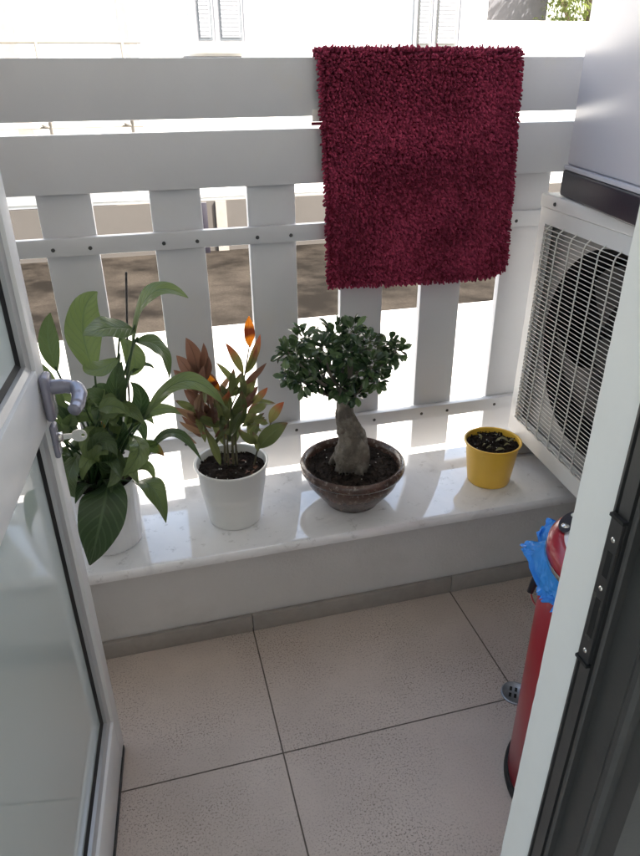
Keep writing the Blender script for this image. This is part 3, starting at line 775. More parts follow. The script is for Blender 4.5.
# ---- 4: yellow pot
c4 = at(488, 479, 2, LZ); c4 = Vector((c4.x, c4.y, LZ))
p4 = empty('flower_pot', c4, label='yellow flower pot with bare dark soil beside the air conditioner', cat='flower pot')
PS = 1.07
pot(p4, [(.044, .0004), (.0475, .002), (.0485, .005), (.0600, .098), (.0632, .0995), (.0648, .1020), (.0645, .1045), (.0625, .1052), (.0600, .1038), (.0592, .098), (.057, .08)], M['yellow'])
soil(p4, .0588, .092, bumps=.006, grains=260, seed=5)
V, F, UV, TI = [], [], [], []
for _ in range(9):
    a = rnd(0, 6.28); q = .048*math.sqrt(rnd(0, 1)); b = Vector((q*math.cos(a), q*math.sin(a), .1+rnd(0, .006))); an = rnd(0, 6.28); ln = rnd(.012, .026)
    d = Vector((math.cos(an)*ln, math.sin(an)*ln, rnd(-.002, .006)))
    leaf_geo(V, F, UV, TI, b, b+d*.5+Vector((0, 0, .005)), b+d, rnd(.005, .010), (rnd(-.4, .4), rnd(-.4, .4), 1), segs=6, tint=rnd(0, 1), wave=.12)
leaf_mesh('dead_leaves', V, F, UV, TI, M['deadleaf'], p4)

# ---- 3: bonsai bowl
c3 = at(352, 499, 2, LZ); c3 = Vector((c3.x, c3.y, LZ))
p3 = empty('bonsai_tree', c3, label='small ficus bonsai with thick swollen trunk in a brown glazed bowl', cat='potted plant')
PS = 1.08
pot(p3, [(.054, .0004), (.058, .002), (.0600, .006), (.066, .014), (.0765, .027), (.0885, .042), (.0965, .054), (.1000, .066), (.1005, .078), (.1060, .0800), (.1105, .0820), (.1128, .0870), (.1130, .0935), (.1105, .0990), (.1060, .1010), (.1010, .0985), (.0985, .090), (.094, .07)], M['glaze'], 96,
    fn=lambda r, z, a: r*(1+.006*noise.noise(Vector((math.cos(a)*2, math.sin(a)*2, z*14)))))
soil(p3, .0975, .0835, bumps=.004, grains=420, seed=9)
# trunk: local frame, y toward fence
def tr_pt(px, py, dy=0):
    q = at(px, py, 1, c3.y+dy); return q-c3
# swollen trunk by rings with lobes
bm = bmesh.new()
tp = [tr_pt(349, 470), tr_pt(350, 462), tr_pt(352.5, 451), tr_pt(353, 440), tr_pt(350, 428), tr_pt(346, 416), tr_pt(344.5, 406), tr_pt(345, 396), tr_pt(347, 386)]
tp[0].z = .082
trd = [.046, .0475, .0475, .040, .0315, .0265, .0215, .0175, .0135]
pts = []; rads = []
for i in range(len(tp)-1):
    for k in range(5):
        t = k/5; pts.append(tp[i].lerp(tp[i+1], t)); rads.append(trd[i]*(1-t)+trd[i+1]*t)
pts.append(tp[-1]); rads.append(trd[-1])
n = 36; rings = []
for p, r_ in zip(pts, rads):
    ring = []
    for k in range(n):
        a = 2*math.pi*k/n; low = max(0, min(1, (.20-p.z)/.12))
        lob = 1+low*(.16*math.cos(2*a+.9+p.z*14)+.09*math.cos(3*a-.5+p.z*25))+.24*noise.noise(Vector((math.cos(a)*2.2, math.sin(a)*2.2, p.z*34)))+.10*noise.noise(Vector((math.cos(a)*6, math.sin(a)*6, p.z*70)))
        crease = -.16*low*max(0, math.cos(3*a+1.2+p.z*22))**10-.07*max(0, math.cos(5*a+p.z*60))**12
        lob += crease; off = .0015*math.sin(p.z*46+.4)
        ring.append(bm.verts.new(p+Vector((off+r_*lob*math.cos(a)*.85, r_*lob*math.sin(a)*.85, 0))))
    rings.append(ring)
for q in range(len(rings)-1):
    for k in range(n): bm.faces.new((rings[q][k], rings[q][(k+1) % n], rings[q+1][(k+1) % n], rings[q+1][k]))
bm.faces.new(rings[-1])
for a0, ln in ((-1.2, .035), (.4, .03), (2.6, .028)):
    s = Vector((.026*math.cos(a0), .026*math.sin(a0), .118))+Vector((tp[0].x, 0, 0)); e = Vector((.048*math.cos(a0), .048*math.sin(a0), .084))+Vector((tp[0].x, 0, 0))
    tube(bm, curve([s, (s+e)/2+Vector((0, 0, .004)), e], 6), [.013-.0007*i for i in range(13)], 12)
# knots / cut stubs
for (x, y, dy) in ((362, 436, -.022), (342, 431, -.02)):
    q = tr_pt(x, y, dy); bmesh.ops.create_uvsphere(bm, u_segments=14, v_segments=8, radius=.008, matrix=Matrix.Translation(q) @ Matrix.Diagonal((1, .6, 1, 1)))
fin('trunk', bm, M['ficusbark'], p3, True)
cl3 = [(297, 360, 15, 0), (288, 352, 9, -.03), (303, 340, 11, .02), (322, 347, 14, -.03), (336, 335, 13, .01), (351, 332, 12, -.02), (347, 352, 17, -.03), (366, 346, 14, .02), (372, 366, 15, -.03), (357, 371, 14, .02), (386, 358, 9, .02), (396, 351, 9, 0), (391, 345, 7, .03), (322, 374, 11, .02), (302, 382, 10, -.02), (341, 389, 10, -.03), (356, 396, 7, -.02), (330, 362, 13, .05), (350, 360, 14, .06), (311, 364, 12, .05), (292, 375, 9, .01), (377, 381, 8, -.01), (320, 384, 7, 0)]
bm = bmesh.new(); V, F, UV, TI = [], [], [], []
rs = random.Random(11)
top = tr_pt(346, 398)
for (x, y, rp, dy) in cl3:
    c = tr_pt(x, y, dy); rr = rp*.00205
    mid_ = top.lerp(c, .5)+Vector((rs.uniform(-.008, .008), rs.uniform(-.008, .008), -.006))
    tube(bm, curve([top+Vector((rs.uniform(-.006, .006), rs.uniform(-.006, .006), rs.uniform(-.01, .01))), mid_, c], 5), [.0048-.00034*i for i in range(11)], 6)
    nl = int(9+rp*3.3)
    for _ in range(nl):
        d = Vector((rs.gauss(0, 1), rs.gauss(0, 1), rs.gauss(.1, 1))).normalized()*rr*rs.uniform(.25, 1.0)
        b = c+d; dr = (d.normalized()*.9+Vector((rs.uniform(-.7, .7), rs.uniform(-.7, .7), rs.uniform(-.5, .5)))).normalized()*rs.uniform(.019, .030)
        nz = (Vector((0, -.25, 1))+d.normalized()*.8+Vector((rs.uniform(-.4, .4), rs.uniform(-.4, .4), 0))).normalized()
        leaf_geo(V, F, UV, TI, b, b+dr*.5+nz*.002, b+dr, rs.uniform(.0105, .0160), nz, segs=7, across=4, fold=rs.uniform(.1, .4), shape=.56, tint=rs.uniform(0, 1)**1.6)
fin('branches', bm, M['ficusbark'], p3, True)
leaf_mesh('foliage', V, F, UV, TI, M['ficus'], p3)
# fallen hanging leaves
# ---- shrub leaves (positions as surveyed in the photograph, spread in depth)
def lp(c, px, py, dy): return at(px, py, 1, c.y+dy)-c
Z = lambda x, y: (160+x/3.567, 300+y/3.567)
groups = {'green': ([], [], [], []), 'copper': ([], [], [], []), 'pale': ([], [], [], []), 'orange': ([], [], [], []), 'redgreen': ([], [], [], [])}
SL = [  # kind, tip, base, width px, depth tip, depth base, bulge(px)
 ('copper', (92, 135), (135, 265), 15, .02, .02, 4), ('copper', (58, 198), (125, 300), 14, .03, .02, 3), ('copper', (155, 153), (150, 275), 9, .0, .02, 3), ('copper', (172, 200), (150, 300), 9, -.02, .01, 3),
 ('copper', (48, 250), (120, 330), 12, .05, .02, 2), ('copper', (130, 190), (140, 310), 13, .04, .02, -3), ('copper', (85, 320), (150, 390), 11, .02, .01, 2), ('copper', (110, 240), (150, 340), 14, .05, .03, 2),
 ('orange', (172, 262), (212, 335), 12, .03, .03, -4), ('copper', (205, 350), (160, 440), 10, 0, .01, 3),
 ('orange', (318, 57), (322, 168), 12.5, .01, 0, -2), ('redgreen', (233, 153), (298, 265), 8.5, -.03, 0, 2), ('redgreen', (357, 122), (308, 250), 8, .02, 0, 3), ('redgreen', (345, 165), (306, 262), 7, 0, 0, 3),
 ('copper', (380, 224), (297, 305), 6.5, -.03, 0, 1), ('redgreen', (350, 262), (288, 318), 7, .03, .0, 2), ('green', (198, 222), (280, 318), 6.5, -.02, 0, 3), ('copper', (340, 318), (288, 392), 9, .01, .0, 3),
 ('green', (292, 325), (255, 465), 16, -.03, -.01, 5), ('green', (232, 352), (300, 318), 9, .03, .0, 4), ('green', (342, 408), (276, 444), 8, -.02, .0, -3), ('green', (215, 300), (250, 400), 9, .03, .01, 3),
 ('green', (456, 438), (350, 530), 18, -.03, 0, -4), ('redgreen', (442, 364), (392, 440), 11, .01, 0, -3), ('green', (347, 414), (385, 440), 8, .03, 0, -3), ('green', (278, 463), (352, 508), 9.5, -.04, 0, -4), ('green', (313, 435), (362, 468), 5, .02, 0, -1),
 ('pale', (55, 383), (160, 432), 8.5, -.03, 0, -1), ('pale', (68, 433), (165, 478), 6, -.04, 0, -2), ('copper', (125, 360), (190, 440), 13, .03, .01, 2), ('green', (120, 402), (235, 445), 9, -.03, 0, -5),
 ('green', (240, 385), (140, 300), 10, .05, .04, -3), ('green', (160, 460), (216, 590), 9, -.02, -.01, 2), ('green', (270, 395), (262, 520), 10, .03, .01, 2), ('green', (180, 420), (230, 520), 9, .04, .02, 2), ('green', (330, 470), (350, 540), 8, .0, .0, 2),
 ('copper', (140, 240), (215, 350), 12, .06, .03, 3), ('green', (110, 395), (180, 455), 9, .05, .02, 3), ('green', (300, 372), (248, 418), 12, -.04, -.01, 4)]
rs = random.Random(3)
for kd, tip, base, wp, dt, db, bul in SL:
    tpx, tpy = Z(*tip); bpx, bpy_ = Z(*base)
    t3 = lp(c2, tpx, tpy, dt); b3 = lp(c2, bpx, bpy_, db)
    dx, dy = tpx-bpx, tpy-bpy_; ln = math.hypot(dx, dy); nx, ny = -dy/ln, dx/ln
    m3 = lp(c2, (tpx+bpx)/2+nx*bul*.6, (tpy+bpy_)/2+ny*bul*.6, (dt+db)/2-.006)
    g = groups[kd]
    leaf_geo(*g, b3, m3, t3, wp*.0021, Vector((rs.uniform(-.5, .5), -1, rs.uniform(.2, .8))), segs=14, across=6, fold=rs.uniform(.1, .35), shape=.45, tint=rs.uniform(0, 1), wave=.03)
for _ in range(64):
    bx, by = rs.uniform(120, 330), rs.uniform(330, 520); an = rs.gauss(-1.57, .55)+(.35 if bx > 270 else -.25 if bx < 190 else 0); ln_ = rs.uniform(60, 105)
    tx, ty = bx+math.cos(an)*ln_, by+math.sin(an)*ln_; dd0 = rs.uniform(-.045, .055)
    if ty < 215 and tx > 215: continue
    if ty < 260: kd = 'copper' if tx < 215 else 'green'
    else: kd = rs.choices(['green', 'redgreen', 'copper', 'pale'], [.68, .12, .12, .08] if tx > 190 else [.25, .1, .5, .15])[0]
    t3 = lp(c2, *Z(tx, ty), dd0+rs.uniform(-.02, .02)); b3 = lp(c2, *Z(bx, by), dd0*.5)
    m3 = lp(c2, *Z((bx+tx)/2+rs.uniform(-7, 7), (by+ty)/2), dd0-.006)
    leaf_geo(*groups[kd], b3, m3, t3, rs.uniform(5.5, 9.5)*.0021, Vector((rs.uniform(-.8, .8), -1, rs.uniform(.1, .8))), segs=12, across=6, fold=rs.uniform(.15, .45), shape=.42, tint=rs.uniform(0, 1), wave=.04)
for kd, nm, mk, lb in (('green', 'foliage', 'crogreen', 'green pointed leaves'), ('copper', 'foliage', 'crocopper', 'copper brown leaves'), ('pale', 'foliage', 'cropale', 'dry pinkish brown leaves'), ('orange', 'foliage', 'croorange', 'glowing orange leaves with a brown patch'), ('redgreen', 'foliage', 'crored', 'green leaves turning red at the tips')):
    o = leaf_mesh(nm, *groups[kd], M[mk], p2); o['label'] = lb
bm = bmesh.new()
def stem(c, bm, ptsz, r0_, r1_, conv=Z, n=7):
    q = [lp(c, *conv(x, y), d) for x, y, d in ptsz]; cv = curve(q, 8); k = len(cv)
    tube(bm, cv, [r0_+(r1_-r0_)*i/(k-1) for i in range(k)], n)
stem(c2, bm, [(232, 585, 0), (225, 470, .005), (180, 400, .015), (150, 270, .02)], .0030, .0012)
stem(c2, bm, [(262, 590, 0), (258, 480, 0), (275, 380, 0), (300, 280, 0), (318, 165, .005)], .0030, .0012)
stem(c2, bm, [(245, 590, 0), (240, 500, 0), (250, 400, .0), (285, 310, 0)], .0028, .0012)
stem(c2, bm, [(335, 590, 0), (350, 530, 0), (385, 460, 0), (400, 430, 0)], .0022, .001)
stem(c2, bm, [(215, 590, 0), (185, 500, 0), (150, 430, 0), (120, 330, .02)], .0026, .001)
stem(c2, bm, [(275, 590, 0), (270, 480, .01), (285, 400, .01), (300, 330, 0)], .0026, .001)
fin('stems', bm, M['stem'], p2, True)
V, F, UV, TI = [], [], [], []
for _ in range(12):
    a = rnd(-.9, 1.8); q = .05*math.sqrt(rnd(.1, 1)); b = Vector((q*math.cos(a), q*math.sin(a), .123)); an = rnd(0, 6.28); ln = rnd(.012, .028)
    d = Vector((math.cos(an)*ln, math.sin(an)*ln, rnd(0, .006)))
    leaf_geo(V, F, UV, TI, b, b+d*.5+Vector((0, 0, .006)), b+d, rnd(.006, .011), (rnd(-.4, .4), rnd(-.4, .4), 1), segs=6, tint=rnd(0, 1), wave=.1)
leaf_mesh('dead_leaves', V, F, UV, TI, mat('fallen_leaf', (.13, .055, .03), .7, var=.4, scale=80), p2)

# ---- 1: peace lily
c1 = at(116, 539, 2, LZ); c1 = Vector((c1.x-.008, c1.y+.004, LZ))
p1 = empty('potted_lily', c1, label='large leafy green peace lily in a white ribbed pot beside the open door', cat='potted plant')
PS = 1.06
pot(p1, [(.056, .0004), (.060, .002), (.0615, .006), (.0675, .145), (.0680, .1500), (.0655, .1512), (.0635, .148), (.063, .12)], M['ceramic'], 144, fn=lambda r, z, a: r*(1+(.012*math.cos(a*36) if .004 < z < .149 else 0)))
soil(p1, .0628, .135, seed=4)
ZL1 = lambda x, y: (30+x/2.855, 270+y/2.855)
rs = random.Random(5)
LL = [ # tip, mid, base (zoom px), width zoom px, depth tip/mid/base, normal hint, leaf flag (yellowing; shade put into tint)
 ((192, 62), (150, 150), (185, 300), 104, .04, .02, .0, (.5, -1, .2), 0), ((452, 80), (345, 70), (292, 215), 62, -.05, -.04, 0, (-.6, -.5, 1), 0),
 ((150, 187), (228, 165), (300, 172), 80, -.10, -.06, -.01, (0, -.8, 1), 0), ((152, 268), (190, 285), (255, 250), 55, -.05, -.05, -.02, (0, -.6, 1), 0),
 ((398, 312), (372, 225), (300, 205), 62, .0, .01, .0, (.9, -.5, .6), 0), ((356, 284), (325, 270), (285, 300), 18, .04, .04, .0, (0, -.6, 1), 0),
 ((558, 392), (440, 318), (325, 425), 62, -.08, -.06, -.01, (0, -.55, 1), 0), ((438, 414), (365, 398), (290, 445), 42, .0, .0, 0, (0, -.6, 1), 0),
 ((490, 545), (405, 465), (330, 545), 36, -.09, -.05, -.01, (0, -.5, 1), 0), ((384, 532), (335, 505), (285, 535), 46, -.05, -.03, -.0, (0, -.7, 1), 1),
 ((356, 602), (325, 558), (265, 600), 34, -.04, -.03, .0, (0, -.6, 1), 0), ((388, 722), (350, 625), (292, 603), 76, -.09, -.075, -.03, (.8, -.8, .5), 0),
 ((170, 843), (205, 700), (225, 590), 136, -.12, -.11, -.02, (-.25, -1, .25), 2), ((262, 590), (310, 520), (285, 470), 64, -.07, -.06, .0, (.5, -1, .4), 0),
 ((58, 122), (52, 200), (78, 290), 54, .02, .02, .02, (.3, -1, .2), 0), ((262, 262), (245, 340), (258, 440), 58, -.02, -.02, .0, (.2, -1, .3), 0),
 ((286, 320), (318, 370), (292, 450), 52, .0, .0, .0, (-.4, -1, .2), 0), ((148, 352), (195, 362), (235, 405), 48, -.04, -.03, .0, (0, -.8, .8), 0),
 ((128, 650), (110, 590), (150, 510), 62, -.08, -.07, .0, (-.4, -1, .4), 0), ((215, 470), (225, 560), (240, 520), 40, -.05, -.05, .0, (0, -1, .4), 0),
 ((175, 560), (165, 480), (230, 470), 50, -.05, -.04, .0, (-.3, -1, .5), 0), ((95, 480), (120, 420), (190, 430), 44, -.03, -.02, .0, (-.3, -.8, .8), 0),
 ((330, 500), (310, 440), (268, 480), 40, .04, .04, .02, (.3, -1, .6), 0), ((60, 400), (95, 350), (150, 400), 46, .03, .02, .0, (-.3, -.8, .8), 0), ((150, 600), (170, 540), (225, 540), 48, -.07, -.05, .0, (-.3, -.9, .6), 0),
 ((220, 620), (250, 570), (240, 500), 40, -.08, -.06, .0, (.2, -1, .5), 0), ((205, 430), (215, 500), (235, 560), 46, .03, .02, .0, (.2, -1, .3), 1), ((310, 610), (280, 560), (250, 540), 40, -.07, -.05, .0, (.3, -.9, .6), 0),
 ((170, 395), (185, 460), (215, 560), 30, .05, .04, .0, (.2, -1, .3), 0), ((-40, 500), (20, 430), (110, 500), 60, .0, .0, .0, (-.3, -.8, .8), 0), ((-50, 330), (10, 290), (110, 420), 60, .03, .0, .0, (-.3, -.8, .8), 0), ((-20, 640), (40, 560), (140, 560), 60, -.05, -.05, .0, (-.3, -.8, .8), 0),
 ((265, 300), (300, 260), (255, 190), 60, .03, .02, .03, (.3, -1, .3), 0)]
gA = ([], [], [], []); gB = ([], [], [], [])
bm = bmesh.new()
for tip, mid_, base, wz, dt, dm, db, nh, old_or_shaded in LL:
    t3 = lp(c1, *ZL1(*tip), dt); m3 = lp(c1, *ZL1(*mid_), dm); b3 = lp(c1, *ZL1(*base), db)
    leaf_geo(*(gB if old_or_shaded == 1 else gA), b3, m3, t3, wz/2.855*.00202, nh, segs=20, across=8, fold=rs.uniform(.12, .3), shape=.42, tint=(0 if old_or_shaded == 2 else rs.uniform(0, 1)), wave=.045, curlx=.04)  # the front leaf's shade is put into its darkest tint
    a = rs.uniform(0, 6.28); rt = Vector((.022*math.cos(a), .022*math.sin(a), .134))
    mm = rt.lerp(b3, .55)+Vector((0, 0, .012))
    cv = curve([rt, mm, b3, b3.lerp(m3, .12)], 7); k = len(cv)
    tube(bm, cv, [.0030+(.0016-.0030)*i/(k-1) for i in range(k)], 7)
for _ in range(20):
    bx, by = rs.uniform(130, 290), rs.uniform(380, 560); an = rs.uniform(-2.9, -.2); ln_ = rs.uniform(80, 130); dd0 = rs.uniform(-.05, .05)
    tx, ty = bx+math.cos(an)*ln_, by+math.sin(an)*ln_*.7+rs.uniform(20, 70)
    if tx > 360: continue
    mx_, my_ = (bx+tx)/2, (by+ty)/2-rs.uniform(15, 40)
    t3 = lp(c1, *ZL1(tx, ty), dd0-.03); m3 = lp(c1, *ZL1(mx_, my_), dd0-.015); b3 = lp(c1, *ZL1(bx, by), dd0)
    leaf_geo(*gA, b3, m3, t3, rs.uniform(34, 56)/2.855*.00202, (rs.uniform(-.5, .5), -.9, rs.uniform(.2, 1)), segs=16, across=8, fold=rs.uniform(.15, .4), shape=.42, tint=rs.uniform(0, 1)**1.2, wave=.05, curlx=.05)
    a = rs.uniform(0, 6.28); rt = Vector((.025*math.cos(a), .025*math.sin(a), .134)); cv = curve([rt, rt.lerp(b3, .55)+Vector((0, 0, .012)), b3], 6)
    tube(bm, cv, [.0028-.0001*i for i in range(len(cv))], 7)
# tight cluster of young stalks at the heart of the plant
for _ in range(16):
    a = rs.uniform(0, 6.28); q = rs.uniform(.0, .035); rt = Vector((q*math.cos(a), q*math.sin(a), .134)); e = rt+Vector((rs.uniform(-.07, .07), rs.uniform(-.05, .05), rs.uniform(.08, .17)))
    tube(bm, curve([rt, rt.lerp(e, .5)+Vector((0, 0, .012)), e], 6), [.0028-.0001*i for i in range(13)], 6)
    dd = Vector((rs.uniform(-.04, .04), rs.uniform(-.03, .03), rs.uniform(.03, .08)))
    leaf_geo(*gA, e, e+dd*.5, e+dd, rs.uniform(.015, .03), (rs.uniform(-.5, .5), -1, .3), segs=12, across=6, fold=.5, tint=rs.uniform(0, .6))
# low skirt leaves filling over the rim
for _ in range(26):
    a = rs.uniform(0, 6.28); q = .03; rt = Vector((q*math.cos(a), q*math.sin(a), .14)); o_ = Vector((math.cos(a), math.sin(a), 0))
    ln = rs.uniform(.05, .095); e = rt+o_*ln*.45+Vector((0, 0, rs.uniform(.03, .09))); t_ = e+o_*ln*.7+Vector((0, 0, rs.uniform(-.06, .0)))
    if t_.x > .075: continue
    leaf_geo(*gA, rt+Vector((0, 0, .01)), e, t_, rs.uniform(.022, .036), (0, 0, 1), segs=14, across=6, fold=.25, tint=rs.uniform(0, .7), wave=.04)
fin('stalks', bm, M['lilystem'], p1, True)
o = leaf_mesh('foliage', *gA, M['lily'], p1); o['label'] = 'glossy dark green leaves'
o = leaf_mesh('foliage', *gB, M['lilyold'], p1); o['label'] = 'yellowing leaves with brown tips'
bm = bmesh.new(); b_ = lp(c1, 129, 450, .03); b_.z = .13
tube(bm, [b_, lp(c1, 128, 380, .03), lp(c1, 126, 272, .03)], .0021, 8)
fin('stake', bm, M['stake'], p1, True)

# ================================================================== BIN
bc = Vector((.648, .642, 0)); BR_, BHh = .125, .516
bn = empty('waste_bin', bc, label='tall dark red cylindrical waste bin with white flap lid', cat='bin')
bm = bmesh.new(); rr = lathe(bm, [(BR_+.005, .0005), (BR_+.006, .004), (BR_+.006, .014), (BR_+.003, .018), (BR_-.002, .018)], 72); bm.faces.new(rr[0][::-1])
fin('base_ring', bm, M['blackrubber'], bn, angle=50)
bm = bmesh.new(); lathe(bm, [(BR_-.001, .0182), (BR_, .020), (BR_, BHh-.03), (BR_-.002, BHh-.028), (BR_-.002, BHh-.012)], 96)
fin('body', bm, M['red'], bn, angle=50)
bm = bmesh.new(); rr = lathe(bm, [(BR_+.002, -.012), (BR_+.003, -.008), (BR_+.002, -.004)], 96); rim = fin('rim', bm, M['steel'], bn, angle=60); rim.location.z = BHh
bm = bmesh.new()
rr = lathe(bm, [(BR_+.001, -.004), (BR_+.001, .008), (BR_-.003, .012), (BR_-.009, .0165), (BR_-.017, .0185), (BR_-.0215, .0185), (BR_-.0225, .0165)], 96)
ld = fin('lid', bm, M['red'], bn, angle=60); ld.location.z = BHh
bm = bmesh.new(); rr = lathe(bm, [(BR_-.022, .0168), (.08, .020), (.05, .023), (.02, .0245), (.001, .025)], 64); bm.faces.new(rr[-1])
fl = fin('flap', bm, M['binwhite'], ld, smooth=True)
# sensor window with two round pads, on the side facing the camera's left
def lidpt(a, r_, z): return Vector((r_*math.cos(a), r_*math.sin(a), z))
A0 = R(122)
bm = bmesh.new(); rows = []
for i in range(7):
    q = i/6
    row = []
    for j in range(13):
        a = A0+R(44)*(j/12-.5); lim = math.sqrt(max(0, 1-((j/12-.5)*2)**2))
        rr_ = (BR_-.020)+(q-.5)*.024*lim
        # height on lid profile
        zz = .0180
        row.append(bm.verts.new(lidpt(a, rr_, zz+.003)))
    rows.append(row)
for a, b in zip(rows, rows[1:]):
    for k in range(12): bm.faces.new((a[k], a[k+1], b[k+1], b[k]))
sw = fin('control_panel', bm, M['blackplastic'], ld, True)
for da, mm_ in ((R(11), 'steel'), (R(-9), 'perlite')):
    bm = bmesh.new(); bmesh.ops.create_uvsphere(bm, u_segments=16, v_segments=8, radius=.0065, matrix=Matrix.Translation(lidpt(A0+da, BR_-.020, .021)) @ Matrix.Diagonal((1, 1, .45, 1)))
    fin('button', bm, M[mm_], sw, True)
# carry handle on the left
hd = Vector((math.cos(R(150)), math.sin(R(150)), 0))
bm = bmesh.new()
h0 = at(542, 566, 1, .77)-bc; h1 = at(530, 592, 1, .77)-bc; h2 = at(534, 603, 1, .77)-bc
tube(bm, [h0, h0.lerp(h1, .5), h1], [.006, .0068, .0055], 12)
fin('handle', bm, M['blackplastic'], bn, True)
bm = bmesh.new()
tube(bm, [h0, h0+Vector((.03, -.05, .0))], .0028, 8); fin('handle_bracket', bm, M['steel'], bn, True); bm = bmesh.new()
tube(bm, curve([h1, h2, h2+Vector((.012, -.018, -.014)), h2+Vector((.03, -.05, -.01))], 5), .0026, 8)
fin('handle_bracket', bm, M['steel'], bn, True)
# bag
bg_ = empty('bin_bag', (bc.x, bc.y, BHh-.02), label='crumpled blue plastic bag sticking out around the red bin rim', cat='bag')
bm = bmesh.new(); n = 180; m_ = 16; rs = random.Random(2)
grid = []
for i in range(m_+1):
    v = i/m_; row = []
    for k in range(n):
        a = 2*math.pi*k/n
        # folded ears of film stick out on the side toward the ledge
        def sq(c_, w_):
            d_ = abs((a-R(c_)+math.pi) % (2*math.pi)-math.pi)/R(w_)
            return max(0, 1-d_**4) if d_ < 1 else 0
        ear = sq(112, 12)*.8+sq(146, 15)*1.0+sq(84, 8)*.5
        n1 = noise.noise(Vector((math.cos(a)*3.2, math.sin(a)*3.2, v*1.6))); n2 = noise.noise(Vector((math.cos(a)*9, math.sin(a)*9, v*3+5))); n3 = abs(noise.noise(Vector((math.cos(a)*14, math.sin(a)*14, v*6+9))))
        n4 = abs(noise.noise(Vector((math.cos(a)*30, math.sin(a)*30, v*9+2))))
        out = .001+.007*v*(1+n1)+.010*n2*v+.020*n3*v+.008*n4*v+ear*.022*min(1, v*1.15)
        dz = -.004-.052*v*(1+.45*n1)+ear*.050*v+.014*n2*v-.008*n4*v
        row.append(bm.verts.new((math.cos(a)*(BR_+out), math.sin(a)*(BR_+out), dz+.012)))
    grid.append(row)
for i in range(m_):
    for k in range(n): bm.faces.new((grid[i][k], grid[i][(k+1) % n], grid[i+1][(k+1) % n], grid[i+1][k]))
fin('bag_film', bm, M['bag'], bg_)

# ================================================================== FLOOR DRAIN
dr = empty('floor_drain', (.642, .853, 0), label='small round slotted metal drain in the floor behind the red bin', cat='drain')
bm = bmesh.new(); rr = lathe(bm, [(.030, .0006), (.030, .003), (.0275, .0036), (.026, .0026), (.0001, .0026)], 48)
fin('drain_cover', bm, M['drain'], dr, angle=40)
bm = bmesh.new()
for i in (-1, 0, 1):
    for s in (-1, 1):
        x = i*.0105; L_ = .011 if abs(i) < 2 else .007
        box(bm, (x-.0026, s*.003 if s > 0 else -.003-L_, .0027), (x+.0026, .003+L_ if s > 0 else -.003, .0030))
o = fin('slots', bm, M['hole'], dr); o.rotation_euler.z = R(-35)

# ================================================================== GLAZED DOOR
DAZ = R(4.6)
E0 = at(123.5, 741, 2, .012)
dd_ = empty('glazed_door', (E0.x, E0.y, 0), label='open white aluminium glazed door with grey lever handle at the left', cat='door')
dd_.rotation_euler.z = -DAZ      # local -Y runs along the leaf toward the hinge; visible face is x=0, leaf goes to -x
W_D = .57; SW = .038; TH = .045
def dp(name, a, b, m, bev=.0015, par=dd_): return boxo(name, a, b, m, par, bev=bev)
dp('stile', (-TH, -SW, .012), (0, 0, 2.1), M['alu'])
dp('stile', (-TH, -W_D, .012), (0, -W_D+SW, 2.1), M['alu'])
z_b, z_m0, z_m1 = .115, .722, .805
rails_ = [(.012, z_b), (z_m0, z_m1), (2.02, 2.1)]
for a, b in rails_: dp('rail', (-TH+.0005, -W_D+SW+.0002, a), (-.0005, -SW-.0002, b), M['alu'])
for (z0, z1) in ((z_b, z_m0), (z_m1, 2.02)):
    y0, y1 = -W_D+SW, -SW
    # glazing bead (front), gasket, glass
    bd = .009; gk = .008
    def frame_(name, e0, e1, x0, x1, m):
        bm = bmesh.new()
        a0, a1, b0, b1 = y0+e0, y1-e0, z0+e0, z1-e0; c0, c1, d0, d1 = y0+e1, y1-e1, z0+e1, z1-e1
        o4 = [(a0, b0), (a1, b0), (a1, b1), (a0, b1)]; i4 = [(c0, d0), (c1, d0), (c1, d1), (c0, d1)]
        vo = [bm.verts.new((x1, y, z)) for y, z in o4]; vi = [bm.verts.new((x1-.004, y, z)) for y, z in i4]; wi = [bm.verts.new((x0, y, z)) for y, z in i4]; wo = [bm.verts.new((x0, y, z)) for y, z in o4]
        for k in range(4):
            j = (k+1) % 4
            bm.faces.new((vo[k], vo[j], vi[j], vi[k])); bm.faces.new((vi[k], vi[j], wi[j], wi[k])); bm.faces.new((wi[k], wi[j], wo[j], wo[k]))
        bmesh.ops.recalc_face_normals(bm, faces=bm.faces)
        return fin(name, bm, m, dd_)
    frame_('glazing_bead', 0, bd, -.030, -.006, M['aluedge'])
    frame_('gasket', bd+.0002, bd+gk, -.030, -.016, M['gasket'])
    dp('glass', (-.028, y0+.004, z0+.004), (-.020, y1-.004, z1-.004), M['glass'], bev=0)
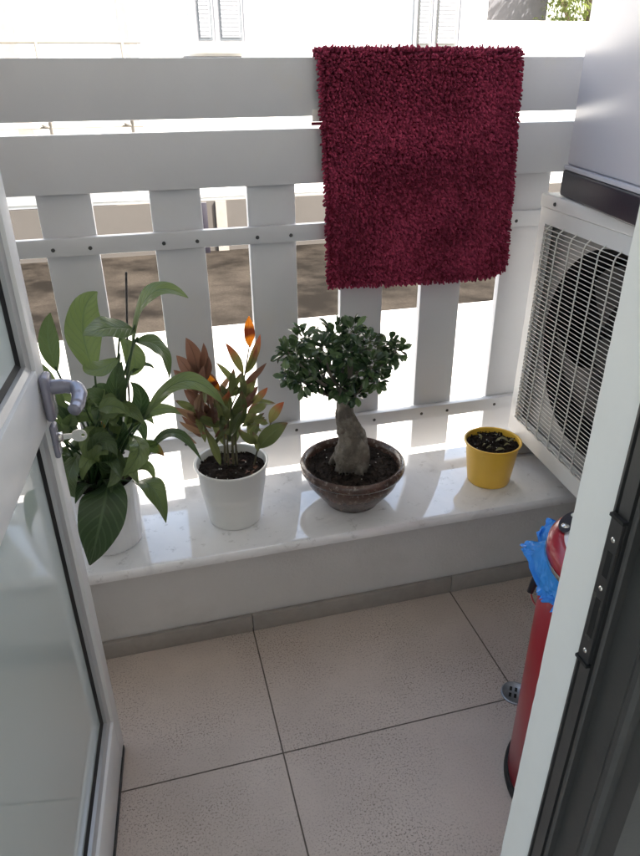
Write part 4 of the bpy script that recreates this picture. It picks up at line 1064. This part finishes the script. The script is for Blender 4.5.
# brush seal along the bottom edge
dp('brush_seal', (-.006, -W_D+.01, .0008), (.002, -.01, .013), M['gasket'], bev=0)
# handle
hz = .762
hb = empty('handle', (0, -.030, hz)); hb.parent = dd_
bm = bmesh.new(); box(bm, (0, -.0155, -.034), (.013, .0155, .034), .006, 4); fin('backplate', bm, M['handle'], hb, angle=50)
bm = bmesh.new()
tube(bm, curve([(.010, 0, .014), (.028, 0, .014), (.042, -.002, .012), (.049, -.010, .011), (.052, -.024, .008), (.051, -.042, .003), (.048, -.054, .001)], 7), [.0105]*8+[.0098]*7+[.0105]*7+[.0105]*7+[.0098]*7+[.0088]*7, 18)
fin('lever', bm, M['handle'], hb, True)
ek = empty('escutcheon', (0, -.030, .694)); ek.parent = dd_
bm = bmesh.new(); box(bm, (0, -.011, -.026), (.008, .011, .026), .0038, 4); fin('plate', bm, M['handle'], ek, angle=50)
bm = bmesh.new(); tube(bm, [(.006, 0, .004), (.014, 0, .004)], .0075, 18); fin('cylinder', bm, M['steel'], ek, True)
# key
kp = dd_.matrix_basis @ Vector((.0145, -.030, .698))
ky = empty('door_key', kp, -DAZ, label='small steel key left in the lock below the grey door handle', cat='key')
bm = bmesh.new(); box(bm, (0, -.0009, -.004), (.014, .0009, .004), 0)
fin('shank', bm, M['steel'], ky)
bm = bmesh.new(); n = 28; o4 = []; i4 = []
for s in (-1, 1):
    ro = [bm.verts.new((.022+.011*math.cos(2*math.pi*k/n), s*.0011, .0095*math.sin(2*math.pi*k/n))) for k in range(n)]
    ri = [bm.verts.new((.0275+.0026*math.cos(2*math.pi*k/n), s*.0011, .0028*math.sin(2*math.pi*k/n))) for k in range(n)]
    o4.append(ro); i4.append(ri)
for k in range(n):
    j = (k+1) % n
    for s in (0, 1): bm.faces.new((o4[s][k], o4[s][j], i4[s][j], i4[s][k]))
    bm.faces.new((o4[0][k], o4[0][j], o4[1][j], o4[1][k])); bm.faces.new((i4[0][k], i4[0][j], i4[1][j], i4[1][k]))
bmesh.ops.recalc_face_normals(bm, faces=bm.faces)
fin('bow', bm, M['steel'], ky)
